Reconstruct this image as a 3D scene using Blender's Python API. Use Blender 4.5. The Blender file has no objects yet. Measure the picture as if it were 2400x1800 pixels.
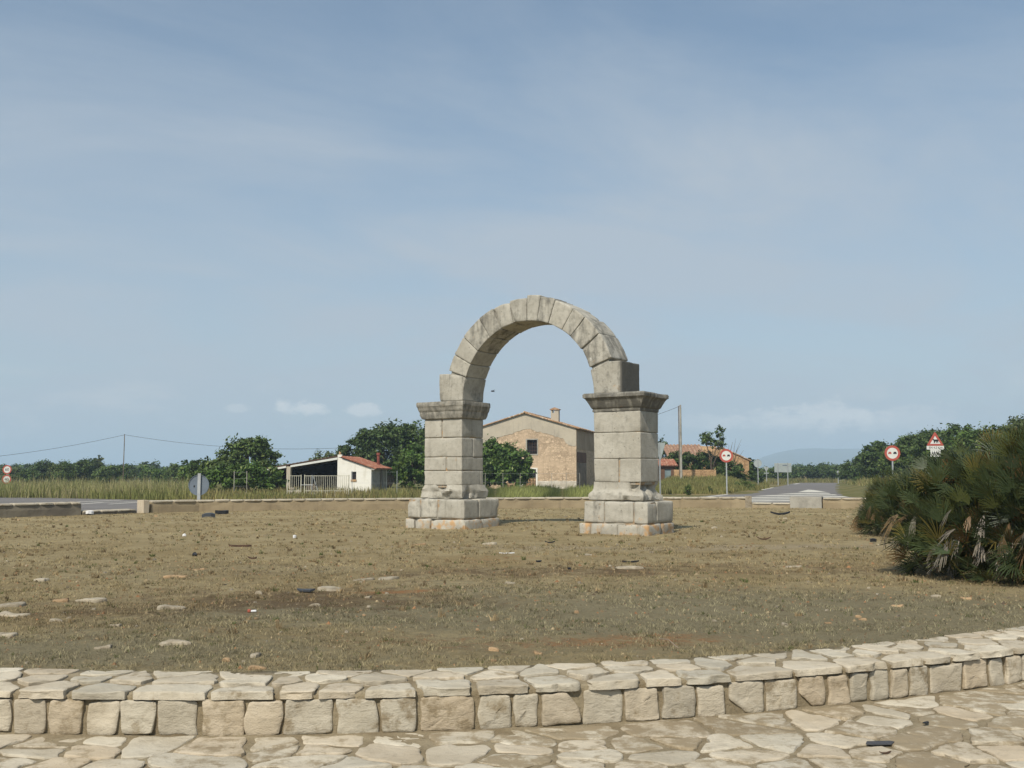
import bpy, bmesh, math, random
import numpy as np
from mathutils import Vector, Matrix, Quaternion

# ------------------------------------------------------------------ camera, sky, sun, exposure
SC = bpy.context.scene
COL = SC.collection
CAM_H, FPX = 1.33, 2333.3
PITCH = math.atan(212 / FPX)
cam_d = bpy.data.cameras.new('camera')
cam_d.sensor_width = 36.0
cam_d.lens = 35.0
cam_d.clip_start, cam_d.clip_end = 0.05, 60000
cam = bpy.data.objects.new('camera', cam_d)
cam.location = (0, 0, CAM_H)
cam.rotation_euler = (math.pi / 2 + PITCH, 0, 0)
COL.objects.link(cam)
SC.camera = cam

SUN_EL = math.radians(47)
SUN_AZ = math.radians(204)            # clockwise from +Y: behind the camera, a little to the left
SUN_DIR = Vector((math.sin(SUN_AZ) * math.cos(SUN_EL), math.cos(SUN_AZ) * math.cos(SUN_EL), math.sin(SUN_EL)))
sun_d = bpy.data.lights.new('sun', 'SUN')
sun_d.energy = 3.4
sun_d.angle = math.radians(1.2)
sun_d.color = (1.0, 0.93, 0.82)
sun = bpy.data.objects.new('sun', sun_d)
sun.rotation_euler = SUN_DIR.to_track_quat('Z', 'Y').to_euler()
sun.location = (-10, -20, 30)
COL.objects.link(sun)

SC.view_settings.view_transform = 'Standard'
SC.view_settings.look = 'None'
SC.view_settings.exposure = 0.42
SC.view_settings.gamma = 1.0
SC.cycles.max_bounces = 6
SC.cycles.diffuse_bounces = 3
SC.cycles.volume_bounces = 1
SC.cycles.use_denoising = True


class NT:
    """small helper round a node tree: every argument that is a socket is linked, anything else is a value"""
    def __init__(self, tree):
        self.t = tree
        tree.nodes.clear()

    def n(self, typ, ins=None, **props):
        nd = self.t.nodes.new(typ)
        for k, v in props.items():
            setattr(nd, k, v)
        for k, v in (ins or {}).items():
            s = nd.inputs[k]
            if isinstance(v, bpy.types.NodeSocket):
                self.t.links.new(v, s)
            elif isinstance(v, (tuple, list)) and len(v) == 3 and s.type == 'RGBA':
                s.default_value = (*v, 1)
            else:
                s.default_value = v
        return nd

    def math(self, op, a, b=0.0, c=None, clamp=False):
        ins = {0: a, 1: b}
        if c is not None:
            ins[2] = c
        return self.n('ShaderNodeMath', ins, operation=op, use_clamp=clamp).outputs[0]

    def ramp(self, v, lo, hi, a=0.0, b=1.0, smooth=True):
        return self.n('ShaderNodeMapRange', {'Value': v, 'From Min': lo, 'From Max': hi, 'To Min': a, 'To Max': b},
                      interpolation_type='SMOOTHSTEP' if smooth else 'LINEAR').outputs[0]

    def noise(self, vec, scale, detail=4.0, rough=0.55, dist=0.0):
        return self.n('ShaderNodeTexNoise', {'Vector': vec, 'Scale': scale, 'Detail': detail, 'Roughness': rough, 'Distortion': dist}).outputs[0]

    def mix(self, f, a, b, mode='MIX'):
        nd = self.n('ShaderNodeMix', data_type='RGBA', blend_type=mode)
        for i, v in ((0, f), (6, a), (7, b)):
            s = nd.inputs[i]
            if isinstance(v, bpy.types.NodeSocket):
                self.t.links.new(v, s)
            elif isinstance(v, (tuple, list)):
                s.default_value = (*v[:3], 1)
            else:
                s.default_value = v
        return nd.outputs[2]

    def scale(self, vec, xyz):
        return self.n('ShaderNodeVectorMath', {0: vec, 1: xyz}, operation='MULTIPLY').outputs[0]

    def out(self, shader, disp=None):
        o = self.n('ShaderNodeOutputMaterial')
        self.t.links.new(shader, o.inputs[0])


world = bpy.data.worlds.new('World')
SC.world = world
world.use_nodes = True
W = NT(world.node_tree)
SKY_STR = 0.088
sky = W.n('ShaderNodeTexSky', sky_type='NISHITA', sun_disc=False, sun_elevation=SUN_EL, sun_rotation=SUN_AZ,
          altitude=50, air_density=1.0, dust_density=1.2, ozone_density=1.0)
tc = W.n('ShaderNodeTexCoord').outputs['Generated']
sep = W.n('ShaderNodeSeparateXYZ', {0: tc})
zc = W.math('MAXIMUM', sep.outputs[2], 0.0)
den = W.math('ADD', zc, 0.16)
flat = W.n('ShaderNodeCombineXYZ', {0: W.math('DIVIDE', sep.outputs[0], den), 1: W.math('DIVIDE', sep.outputs[1], den), 2: 0.0}).outputs[0]
rot = W.n('ShaderNodeVectorRotate', {'Vector': flat, 'Angle': math.radians(-28)}, rotation_type='Z_AXIS').outputs[0]
veil = W.noise(W.scale(rot, (0.75, 1.15, 1.0)), 1.25, 8.0, 0.58, 0.5)
veil2 = W.noise(W.scale(flat, (0.5, 0.9, 1.0)), 0.8, 3.0, 0.5)
vmask = W.math('MULTIPLY', W.ramp(veil, 0.26, 0.86), W.ramp(veil2, 0.25, 0.72, 0.35, 1.0))
hazeband = W.ramp(zc, 0.0, 0.46, 0.74, 0.15)
vfac = W.math('ADD', W.math('MULTIPLY', vmask, 1.0), hazeband, clamp=True)
vfac = W.math('MINIMUM', vfac, 0.9)
col = W.mix(vfac, W.scale(sky.outputs[0], (SKY_STR * 0.84, SKY_STR * 0.98, SKY_STR * 0.98)), (0.350, 0.396, 0.445))
# low cumulus banks near the horizon
cu = W.noise(W.scale(tc, (1.0, 1.0, 3.2)), 9.0, 8.0, 0.58, 0.2)
cu_big = W.noise(W.scale(tc, (1.0, 1.0, 1.6)), 3.1, 2.0, 0.5)
band = W.math('MULTIPLY', W.ramp(zc, 0.018, 0.045), W.ramp(zc, 0.060, 0.115, 1.0, 0.0))
cmask = W.math('MULTIPLY', W.math('MULTIPLY', W.ramp(cu, 0.48, 0.66), W.ramp(cu_big, 0.44, 0.60)), band)
col = W.mix(W.math('MULTIPLY', cmask, 0.62), col, (0.46, 0.48, 0.49))
# a few named cloud heads: direction of each, its half width and half height as seen from anywhere on the plain
wob = W.noise(W.scale(tc, (1, 1, 2.0)), 34.0, 9.0, 0.66)
for (cu_, cv_, hw_, hh_, amt) in ((710, 955, 0.026, 0.0075, 0.85), (845, 962, 0.020, 0.006, 0.7), (1930, 972, 0.044, 0.014, 0.62), (1870, 985, 0.075, 0.012, 0.40), (2120, 985, 0.06, 0.012, 0.35), (560, 958, 0.012, 0.004, 0.4), (1660, 990, 0.04, 0.008, 0.35)):
    a_, b_ = (cu_ - 1200) / FPX, (900 - cv_) / FPX
    dvec = Vector((a_, math.cos(PITCH) - b_ * math.sin(PITCH), math.sin(PITCH) + b_ * math.cos(PITCH))).normalized()
    rgt = Vector((dvec.y, -dvec.x, 0)).normalized()
    px_ = W.math('DIVIDE', W.n('ShaderNodeVectorMath', {0: tc, 1: tuple(rgt)}, operation='DOT_PRODUCT').outputs['Value'], hw_)
    pz_ = W.math('DIVIDE', W.math('SUBTRACT', sep.outputs[2], dvec.z), hh_)
    front = W.ramp(W.n('ShaderNodeVectorMath', {0: tc, 1: tuple(dvec)}, operation='DOT_PRODUCT').outputs['Value'], 0.5, 0.6)
    r2 = W.math('SQRT', W.math('ADD', W.math('MULTIPLY', px_, px_), W.math('MULTIPLY', pz_, pz_)))
    mk = W.ramp(W.math('ADD', r2, W.math('MULTIPLY', W.math('SUBTRACT', wob, 0.5), 3.6)), 1.25, 0.45)
    col = W.mix(W.math('MULTIPLY', W.math('MULTIPLY', mk, front), amt), col, (0.60, 0.61, 0.60))
bg = W.n('ShaderNodeBackground', {'Color': col, 'Strength': 1.0})
wo = W.n('ShaderNodeOutputWorld')
W.t.links.new(bg.outputs[0], wo.inputs[0])

# ------------------------------------------------------------------ helpers: layout, noise, meshes
_c, _s = math.cos(PITCH), math.sin(PITCH)


def ray(u, v):
    a, b = (u - 1200) / FPX, (900 - v) / FPX
    return Vector((a, _c - b * _s, _s + b * _c))


def P(u, v, z=0.0):
    """where the sight line through a point of the photograph meets the level z"""
    d = ray(u, v)
    return Vector((0, 0, CAM_H)) + d * ((z - CAM_H) / d.z)


def at(u, v, y):
    d = ray(u, v)
    return Vector((0, 0, CAM_H)) + d * (y / d.y)


def _hash(ix, iy, iz, seed):
    h = (ix.astype(np.int64) * 374761393 + iy.astype(np.int64) * 668265263 + iz.astype(np.int64) * 2147483647 + seed * 974711) & 0xFFFFFFFF
    h = ((h ^ (h >> 13)) * 1274126177) & 0xFFFFFFFF
    h = ((h ^ (h >> 16)) * 2246822519) & 0xFFFFFFFF
    return ((h ^ (h >> 15)) & 0xFFFFFF) / float(0xFFFFFF)


def vnoise(p, seed=0):
    p = np.asarray(p, dtype=float)
    i = np.floor(p)
    f = p - i
    f = f * f * (3 - 2 * f)
    i = i.astype(np.int64)
    r = 0
    for dx in (0, 1):
        wx = f[:, 0] if dx else 1 - f[:, 0]
        for dy in (0, 1):
            wy = f[:, 1] if dy else 1 - f[:, 1]
            for dz in (0, 1):
                wz = f[:, 2] if dz else 1 - f[:, 2]
                r = r + wx * wy * wz * _hash(i[:, 0] + dx, i[:, 1] + dy, i[:, 2] + dz, seed)
    return r * 2 - 1


def fbm(p, seed=0, octv=4, gain=0.5):
    p = np.asarray(p, dtype=float)
    a, r, t = 1.0, 0.0, 0.0
    for k in range(octv):
        r = r + a * vnoise(p * (2.03 ** k) + 17.3 * k, seed + k * 31)
        t += a
        a *= gain
    return r / t


def fbm2(x, y, scale, seed=0, octv=4, gain=0.5):
    x = np.atleast_1d(np.asarray(x, float))
    y = np.atleast_1d(np.asarray(y, float))
    return fbm(np.stack([x * scale, y * scale, np.zeros_like(x) + 0.37], 1), seed, octv, gain)


def sstep(a, b, x):
    t = np.clip((np.asarray(x, float) - a) / (b - a), 0, 1)
    return t * t * (3 - 2 * t)


class MB:
    """collects geometry, then links it as ONE mesh object"""
    def __init__(self):
        self.V, self.F, self.C, self.M = [], [], [], []
        self.nv = 0

    def add(self, verts, faces, tint=(1, 0, 0, 0), mi=0):
        verts = np.asarray(verts, dtype=float).reshape(-1, 3)
        n = len(verts)
        self.V.append(verts)
        t = np.asarray(tint, dtype=float)
        if t.ndim == 1:
            t = np.tile(t, (n, 1))
        if t.shape[1] == 3:
            t = np.concatenate([t, np.ones((n, 1))], 1)
        self.C.append(t)
        o = self.nv
        self.F.extend([tuple(i + o for i in f) for f in faces])
        self.M.extend([mi] * len(faces))
        self.nv += n
        return o

    def box(self, x0, x1, y0, y1, z0, z1, tint=(1, 0, 0, 0), mi=0, M=None):
        v = np.array([(x, y, z) for z in (z0, z1) for y in (y0, y1) for x in (x0, x1)], float)
        if M is not None:
            v = np.array([M @ Vector(p) for p in v])
        self.add(v, [(0, 2, 3, 1), (4, 5, 7, 6), (0, 1, 5, 4), (2, 6, 7, 3), (0, 4, 6, 2), (1, 3, 7, 5)], tint, mi)

    def tube(self, pts, rad, seg=8, cap=True, tint=(1, 0, 0, 0), mi=0):
        pts = [Vector(p) for p in pts]
        if not isinstance(rad, (list, tuple)):
            rad = [rad] * len(pts)
        vs, fs = [], []
        ref = None
        for i, p in enumerate(pts):
            d = (pts[min(i + 1, len(pts) - 1)] - pts[max(i - 1, 0)]).normalized()
            if ref is None:
                ref = Vector((1, 0, 0)) if abs(d.x) < 0.8 else Vector((0, 1, 0))
            a = (ref - d * ref.dot(d)).normalized()
            ref = a
            b = d.cross(a)
            for k in range(seg):
                t = 2 * math.pi * k / seg
                vs.append(p + (a * math.cos(t) + b * math.sin(t)) * rad[i])
        for i in range(len(pts) - 1):
            for k in range(seg):
                k2 = (k + 1) % seg
                fs.append((i * seg + k, i * seg + k2, (i + 1) * seg + k2, (i + 1) * seg + k))
        if cap:
            fs.append(tuple(range(seg - 1, -1, -1)))
            fs.append(tuple((len(pts) - 1) * seg + k for k in range(seg)))
        self.add(vs, fs, tint, mi)

    def prism(self, poly, h0, h1, M=None, tint=(1, 0, 0, 0), mi=0):
        """polygon in the local XZ plane, extruded along local Y from h0 to h1"""
        n = len(poly)
        v = [Vector((x, h0, z)) for x, z in poly] + [Vector((x, h1, z)) for x, z in poly]
        if M is not None:
            v = [M @ p for p in v]
        fs = [tuple(range(n)), tuple(range(2 * n - 1, n - 1, -1))]
        fs += [(i, i + n, (i + 1) % n + n, (i + 1) % n) for i in range(n)]
        self.add(v, fs, tint, mi)

    def build(self, name, mats, parent=None, smooth=False, angle=None, loc=None, rotz=0.0):
        me = bpy.data.meshes.new(name)
        V = np.concatenate(self.V) if self.V else np.zeros((0, 3))
        me.from_pydata(V.tolist(), [], self.F)
        if not isinstance(mats, (list, tuple)):
            mats = [mats]
        for m in mats:
            me.materials.append(m)
        if len(mats) > 1:
            me.polygons.foreach_set('material_index', np.array(self.M, dtype=np.int32))
        a = me.attributes.new('tint', 'FLOAT_COLOR', 'POINT')
        a.data.foreach_set('color', np.concatenate(self.C).astype(np.float32).ravel())
        if smooth:
            me.polygons.foreach_set('use_smooth', [True] * len(me.polygons))
        me.update()
        if smooth and angle:
            me.set_sharp_from_angle(angle=math.radians(angle))
        o = bpy.data.objects.new(name, me)
        COL.objects.link(o)
        if parent is not None:
            o.parent = parent
        if loc is not None:
            o.location = loc
        o.rotation_euler.z = rotz
        return o


def big_mesh(name, V, F, C, mat, smooth=False):
    """V (n,3), F (m,k) with constant k, C (n,4)"""
    me = bpy.data.meshes.new(name)
    m, k = F.shape
    me.vertices.add(len(V))
    me.vertices.foreach_set('co', V.astype(np.float32).ravel())
    me.loops.add(m * k)
    me.loops.foreach_set('vertex_index', F.astype(np.int32).ravel())
    me.polygons.add(m)
    me.polygons.foreach_set('loop_start', np.arange(0, m * k, k, dtype=np.int32))
    me.polygons.foreach_set('loop_total', np.full(m, k, dtype=np.int32))
    if smooth:
        me.polygons.foreach_set('use_smooth', np.ones(m, dtype=bool))
    me.materials.append(mat)
    a = me.attributes.new('tint', 'FLOAT_COLOR', 'POINT')
    if C.shape[1] == 3:
        C = np.concatenate([C, np.ones((len(C), 1))], 1)
    a.data.foreach_set('color', C.astype(np.float32).ravel())
    me.update(calc_edges=True)
    me.validate()
    o = bpy.data.objects.new(name, me)
    COL.objects.link(o)
    return o


def tag(o, label=None, cat=None, group=None, kind=None):
    if label:
        o['label'] = label
    if cat:
        o['category'] = cat
    if group:
        o['group'] = group
    if kind:
        o['kind'] = kind
    return o


def thing(name, label, cat, loc=(0, 0, 0), rotz=0.0, group=None):
    o = bpy.data.objects.new(name, None)
    o.empty_display_size = 0.2
    o.location = loc
    o.rotation_euler.z = rotz
    COL.objects.link(o)
    return tag(o, label, cat, group)


# ------------------------------------------------------------------ materials
def new_mat(name):
    m = bpy.data.materials.new(name)
    m.use_nodes = True
    return m, NT(m.node_tree)


def pos_vec(T):
    return T.n('ShaderNodeNewGeometry').outputs['Position']


def attr(T):
    a = T.n('ShaderNodeAttribute', attribute_name='tint')
    s = T.n('ShaderNodeSeparateColor', {0: a.outputs['Color']})
    return a.outputs['Color'], s.outputs[0], s.outputs[1], s.outputs[2], a.outputs['Alpha']


def finish(T, col, rough=0.85, bump=None, bstr=0.4, bdist=0.02, spec=0.25, metal=0.0, normal=None):
    ins = {'Base Color': col, 'Roughness': rough, 'Specular IOR Level': spec, 'Metallic': metal}
    if bump is not None:
        ins['Normal'] = T.n('ShaderNodeBump', {'Height': bump, 'Strength': bstr, 'Distance': bdist}).outputs[0]
    T.out(T.n('ShaderNodeBsdfPrincipled', ins).outputs[0])


def mat_arch_stone():
    """grey limestone: tint = (brightness, dark lichen, orange lichen, white crust)"""
    m, T = new_mat('weathered_limestone')
    p = pos_vec(T)
    _, r, g, b, a = attr(T)
    n1 = T.noise(p, 1.7, 5, 0.6)
    n2 = T.noise(p, 9.0, 6, 0.65)
    n3 = T.noise(p, 60.0, 4, 0.7)
    streak = T.noise(T.scale(p, (5.0, 5.0, 0.7)), 1.0, 6, 0.62, 0.3)
    c = T.mix(T.ramp(n1, 0.3, 0.7), (0.370, 0.345, 0.285), (0.455, 0.430, 0.365))
    c = T.mix(T.ramp(n2, 0.42, 0.70, 0, 0.50), c, (0.285, 0.268, 0.222))
    dk = T.ramp(T.math('ADD', T.math('ADD', T.math('MULTIPLY', streak, 0.7), T.math('MULTIPLY', n2, 0.3)), T.math('MULTIPLY', g, 0.42)), 0.58, 0.82, 0, 0.80)
    c = T.mix(dk, c, (0.115, 0.110, 0.095))
    og = T.ramp(T.math('ADD', T.noise(p, 4.3, 5, 0.6), T.math('MULTIPLY', b, 0.26)), 0.66, 0.84, 0, 0.75)
    c = T.mix(og, c, (0.46, 0.25, 0.085))
    wh = T.ramp(T.math('ADD', T.noise(p, 6.1, 6, 0.65), T.math('MULTIPLY', a, 0.40)), 0.74, 0.86, 0, 0.85)
    c = T.mix(wh, c, (0.66, 0.64, 0.58))
    pit = T.ramp(T.noise(p, 22.0, 5, 0.72), 0.60, 0.72, 0, 0.50)
    c = T.mix(pit, c, (0.18, 0.168, 0.138))
    run = T.noise(T.scale(p, (11.0, 11.0, 0.55)), 1.0, 5, 0.6, 0.2)
    c = T.mix(T.math('MULTIPLY', T.ramp(run, 0.52, 0.70), T.ramp(T.noise(p, 0.9, 3), 0.42, 0.60, 0, 0.42)), c, (0.17, 0.16, 0.135))
    hole = T.n('ShaderNodeTexVoronoi', {'Vector': p, 'Scale': 7.0, 'Randomness': 1.0}).outputs['Distance']
    hm = T.ramp(T.math('ADD', hole, T.math('MULTIPLY', n3, 0.10)), 0.10, 0.16, 1.0, 0.0)
    c = T.mix(T.math('MULTIPLY', hm, 0.55), c, (0.10, 0.09, 0.07))
    c = T.mix(1.0, c, T.n('ShaderNodeCombineColor', {0: r, 1: r, 2: r}).outputs[0], 'MULTIPLY')
    h = T.math('SUBTRACT', T.math('ADD', T.math('MULTIPLY', n2, 0.6), T.math('MULTIPLY', n3, 0.4)), T.math('MULTIPLY', hm, 0.5))
    finish(T, c, 0.92, h, 0.75, 0.03, 0.15)
    return m


def mat_pale_stone():
    """split limestone of the wall and the paving: tint = (brightness, warm, grey-green stain, dirt)"""
    m, T = new_mat('split_limestone')
    p = pos_vec(T)
    _, r, g, b, a = attr(T)
    n1 = T.noise(p, 3.0, 5, 0.6)
    n2 = T.noise(T.scale(p, (1, 1.6, 2.5)), 16.0, 6, 0.66, 0.5)
    n3 = T.noise(p, 90.0, 4, 0.7)
    c = T.mix(T.ramp(n1, 0.3, 0.7), (0.40, 0.350, 0.262), (0.525, 0.475, 0.375))
    c = T.mix(T.math('MULTIPLY', g, 0.7), c, (0.42, 0.31, 0.19))
    c = T.mix(T.math('MULTIPLY', b, 0.7), c, (0.30, 0.29, 0.24))
    c = T.mix(T.ramp(n2, 0.50, 0.78, 0, 0.62), c, (0.23, 0.195, 0.14))
    dirt = T.ramp(T.math('ADD', T.noise(p, 7.0, 6, 0.7), T.math('MULTIPLY', a, 0.35)), 0.62, 0.80, 0, 0.85)
    c = T.mix(dirt, c, (0.225, 0.175, 0.105))
    c = T.mix(T.ramp(n3, 0.62, 0.76, 0, 0.45), c, (0.17, 0.15, 0.11))
    c = T.mix(1.0, c, T.n('ShaderNodeCombineColor', {0: r, 1: r, 2: r}).outputs[0], 'MULTIPLY')
    h = T.math('ADD', T.math('MULTIPLY', n2, 0.7), T.math('MULTIPLY', n3, 0.3))
    finish(T, c, 0.9, h, 0.8, 0.018, 0.2)
    return m


def mat_mortar():
    m, T = new_mat('sandy_mortar')
    p = pos_vec(T)
    n1 = T.noise(p, 4.0, 5, 0.6)
    n2 = T.noise(p, 45.0, 5, 0.7)
    n3 = T.noise(p, 170.0, 3, 0.7)
    c = T.mix(T.ramp(n1, 0.3, 0.7), (0.215, 0.170, 0.105), (0.315, 0.262, 0.172))
    c = T.mix(T.ramp(n2, 0.45, 0.75, 0, 0.6), c, (0.125, 0.10, 0.06))
    c = T.mix(T.ramp(n3, 0.60, 0.72, 0, 0.6), c, (0.36, 0.31, 0.22))
    finish(T, c, 0.95, T.math('ADD', n2, T.math('MULTIPLY', n3, 0.5)), 0.9, 0.012, 0.1)
    return m


def mat_lawn():
    """dry island: tint = (dark brown, grey-green, red soil, pale grit)"""
    m, T = new_mat('dry_turf')
    p = pos_vec(T)
    _, r, g, b, a = attr(T)
    brk = T.math('MULTIPLY', T.math('SUBTRACT', T.noise(p, 2.6, 8, 0.74), 0.5), 2.2)
    brk2 = T.math('MULTIPLY', T.math('SUBTRACT', T.noise(p, 6.5, 8, 0.74, 0.4), 0.5), 2.2)
    r = T.ramp(T.math('ADD', r, brk), 0.15, 0.85)
    g = T.ramp(T.math('ADD', g, brk2), 0.15, 0.85)
    b = T.ramp(T.math('ADD', b, brk2), 0.20, 0.85)
    a = T.ramp(T.math('ADD', a, brk), 0.20, 0.85)
    n1 = T.noise(p, 0.55, 6, 0.6)
    n2 = T.noise(p, 3.4, 8, 0.72)
    n3 = T.noise(T.scale(p, (1, 1, 1)), 26.0, 6, 0.78)
    c = T.mix(T.ramp(n1, 0.32, 0.68), (0.275, 0.215, 0.112), (0.362, 0.296, 0.168))
    c = T.mix(T.math('MULTIPLY', g, 0.8), c, (0.218, 0.195, 0.125))
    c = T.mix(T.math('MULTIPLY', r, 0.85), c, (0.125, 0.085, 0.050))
    c = T.mix(T.math('MULTIPLY', b, 0.85), c, (0.33, 0.165, 0.072))
    c = T.mix(T.math('MULTIPLY', a, 0.7), c, (0.34, 0.28, 0.19))
    c = T.mix(T.ramp(n2, 0.46, 0.78, 0, 0.60), c, (0.150, 0.115, 0.066))
    c = T.mix(T.ramp(n3, 0.50, 0.72, 0, 0.62), c, (0.105, 0.082, 0.048))
    c = T.mix(T.ramp(T.noise(p, 21.0, 3, 0.6), 0.63, 0.74, 0, 0.75), c, (0.36, 0.30, 0.20))
    h = T.math('ADD', n2, T.math('MULTIPLY', n3, 0.8))
    finish(T, c, 0.97, h, 1.0, 0.05, 0.05)
    return m


def mat_blades():
    """grass and leaves: tint colour straight from the mesh, some light through the blade"""
    m, T = new_mat('grass_blades')
    col, r, g, b, a = attr(T)
    d = T.n('ShaderNodeBsdfPrincipled', {'Base Color': col, 'Roughness': 0.75, 'Specular IOR Level': 0.15})
    t = T.n('ShaderNodeBsdfTranslucent', {'Color': col})
    T.out(T.n('ShaderNodeMixShader', {0: 0.35, 1: d.outputs[0], 2: t.outputs[0]}).outputs[0])
    return m


def mat_leaves(name='foliage', gloss=0.55, trans=0.22):
    m, T = new_mat(name)
    col, r, g, b, a = attr(T)
    p = pos_vec(T)
    c = T.mix(T.ramp(T.noise(p, 1.2, 3), 0.3, 0.7, 0, 0.35), col, (0.075, 0.085, 0.022))
    d = T.n('ShaderNodeBsdfPrincipled', {'Base Color': c, 'Roughness': gloss, 'Specular IOR Level': 0.3})
    t = T.n('ShaderNodeBsdfTranslucent', {'Color': T.mix(0.5, c, (0.10, 0.13, 0.02))})
    T.out(T.n('ShaderNodeMixShader', {0: trans, 1: d.outputs[0], 2: t.outputs[0]}).outputs[0])
    return m


def mat_field():
    """open ground outside the island: tint = (green, dry, bare, 0)"""
    m, T = new_mat('field_ground')
    p = pos_vec(T)
    _, r, g, b, a = attr(T)
    n1 = T.noise(p, 0.12, 6, 0.62)
    n2 = T.noise(p, 2.1, 6, 0.7)
    c = T.mix(T.ramp(n1, 0.35, 0.65), (0.135, 0.125, 0.050), (0.20, 0.165, 0.08))
    c = T.mix(T.math('MULTIPLY', r, 0.8), c, (0.095, 0.110, 0.034))
    c = T.mix(T.math('MULTIPLY', b, 0.9), c, (0.34, 0.245, 0.135))
    c = T.mix(T.ramp(n2, 0.45, 0.75, 0, 0.6), c, (0.075, 0.072, 0.028))
    finish(T, c, 0.97, n2, 0.8, 0.15, 0.05)
    return m


def mat_asphalt():
    m, T = new_mat('worn_asphalt')
    p = pos_vec(T)
    n1 = T.noise(p, 0.25, 5, 0.6)
    n2 = T.noise(T.scale(p, (1, 1, 1)), 40.0, 4, 0.7)
    c = T.mix(T.ramp(n1, 0.3, 0.7), (0.150, 0.140, 0.130), (0.190, 0.177, 0.165))
    c = T.mix(T.ramp(n2, 0.4, 0.7, 0, 0.3), c, (0.085, 0.08, 0.078))
    finish(T, c, 0.9, n2, 0.3, 0.01, 0.2)
    return m


def mat_simple(name, col, rough=0.7, var=0.25, scale=3.0, spec=0.3, metal=0.0, bump=0.15, dark=None, use_tint=False):
    m, T = new_mat(name)
    p = pos_vec(T)
    n1 = T.noise(p, scale, 5, 0.65)
    n2 = T.noise(p, scale * 9, 4, 0.7)
    dk = dark or tuple(c * (1 - var * 1.6) for c in col)
    c = T.mix(T.ramp(n1, 0.38, 0.72), col, dk)
    c = T.mix(T.ramp(n2, 0.5, 0.8, 0, 0.4), c, dk)
    if use_tint:
        _, r, g, b, a = attr(T)
        c = T.mix(1.0, c, T.n('ShaderNodeCombineColor', {0: r, 1: r, 2: r}).outputs[0], 'MULTIPLY')
    finish(T, c, rough, n2, bump, 0.02, spec, metal)
    return m


def mat_plaster(name, ca, cb, cc, scale=0.8, stone=False, streak=True):
    """old render: two tones in big patches, a third in streaks, optional rubble showing through"""
    m, T = new_mat(name)
    p = pos_vec(T)
    n1 = T.noise(p, scale, 6, 0.62)
    n2 = T.noise(p, scale * 5, 6, 0.7)
    c = T.mix(T.ramp(n1, 0.38, 0.62), ca, cb)
    if stone:
        v = T.n('ShaderNodeTexVoronoi', {'Vector': T.scale(p, (1, 1, 1.7)), 'Scale': 3.2, 'Randomness': 1.0}, feature='DISTANCE_TO_EDGE').outputs[0]
        vc = T.n('ShaderNodeTexVoronoi', {'Vector': T.scale(p, (1, 1, 1.7)), 'Scale': 3.2, 'Randomness': 1.0}).outputs['Color']
        vs = T.n('ShaderNodeSeparateColor', {0: vc}).outputs[0]
        sc = T.mix(vs, tuple(x * 0.72 for x in cb), tuple(min(1, x * 1.18) for x in ca))
        sc = T.mix(T.ramp(v, 0.0, 0.09, 0.8, 0.0), sc, tuple(x * 0.6 for x in cc))
        c = T.mix(T.ramp(n1, 0.36, 0.60, 0.25, 0.9), c, sc)
    st = T.noise(T.scale(p, (3.5, 3.5, 0.5)), 1.0, 5, 0.6)
    if streak:
        c = T.mix(T.ramp(st, 0.50, 0.76, 0, 0.6), c, cc)
    c = T.mix(T.ramp(n2, 0.52, 0.8, 0, 0.5), c, cc)
    finish(T, c, 0.95, n2, 0.5, 0.05, 0.1)
    return m


def mat_tiles(name, ca, cb, cc):
    m, T = new_mat(name)
    p = pos_vec(T)
    v = T.n('ShaderNodeTexVoronoi', {'Vector': p, 'Scale': 4.0}).outputs['Color']
    vs = T.n('ShaderNodeSeparateColor', {0: v})
    c = T.mix(vs.outputs[0], ca, cb)
    c = T.mix(T.ramp(vs.outputs[1], 0.72, 0.9, 0, 0.8), c, cc)
    c = T.mix(T.ramp(T.noise(p, 6, 5, 0.7), 0.5, 0.75, 0, 0.5), c, tuple(x * 0.45 for x in ca))
    finish(T, c, 0.9, T.noise(p, 30, 3), 0.3, 0.02, 0.15)
    return m


M = {}
M['arch'] = mat_arch_stone()
M['pale'] = mat_pale_stone()
M['mortar'] = mat_mortar()
M['lawn'] = mat_lawn()
M['blades'] = mat_blades()
M['leaf'] = mat_leaves()
M['palm'] = mat_leaves('fan_palm_leaf', 0.5, 0.12)
M['field'] = mat_field()
M['asphalt'] = mat_asphalt()
M['paint'] = mat_simple('road_paint', (0.60, 0.575, 0.49), 0.8, 0.18, 1.5)
M['bark'] = mat_simple('bark', (0.13, 0.10, 0.075), 0.95, 0.35, 3.0, 0.1, bump=0.6)
M['steel'] = mat_simple('galvanised_steel', (0.42, 0.44, 0.44), 0.5, 0.12, 4.0, 0.4, 0.35)
M['signback'] = mat_simple('sign_back_grey', (0.135, 0.165, 0.20), 0.55, 0.12, 3.0, 0.35)
M['signback_pale'] = mat_simple('sign_back_pale', (0.36, 0.40, 0.385), 0.55, 0.10, 3.0, 0.35)
M['white'] = mat_simple('sign_white', (0.64, 0.64, 0.59), 0.5, 0.06, 4.0, 0.4)
M['red'] = mat_simple('sign_red', (0.40, 0.065, 0.050), 0.55, 0.15, 4.0, 0.4, dark=(0.36, 0.11, 0.06))
M['black'] = mat_simple('sign_black', (0.015, 0.015, 0.018), 0.5, 0.1, 4.0, 0.4)
M['concrete'] = mat_simple('concrete', (0.36, 0.34, 0.29), 0.9, 0.25, 1.6, 0.2, bump=0.4)
M['wood'] = mat_simple('old_wood', (0.19, 0.15, 0.11), 0.9, 0.35, 2.0, 0.15, bump=0.4)
M['dark'] = mat_simple('dark_interior', (0.02, 0.018, 0.02), 0.9, 0.2)  # near-black colour standing in for the shade inside openings
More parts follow.
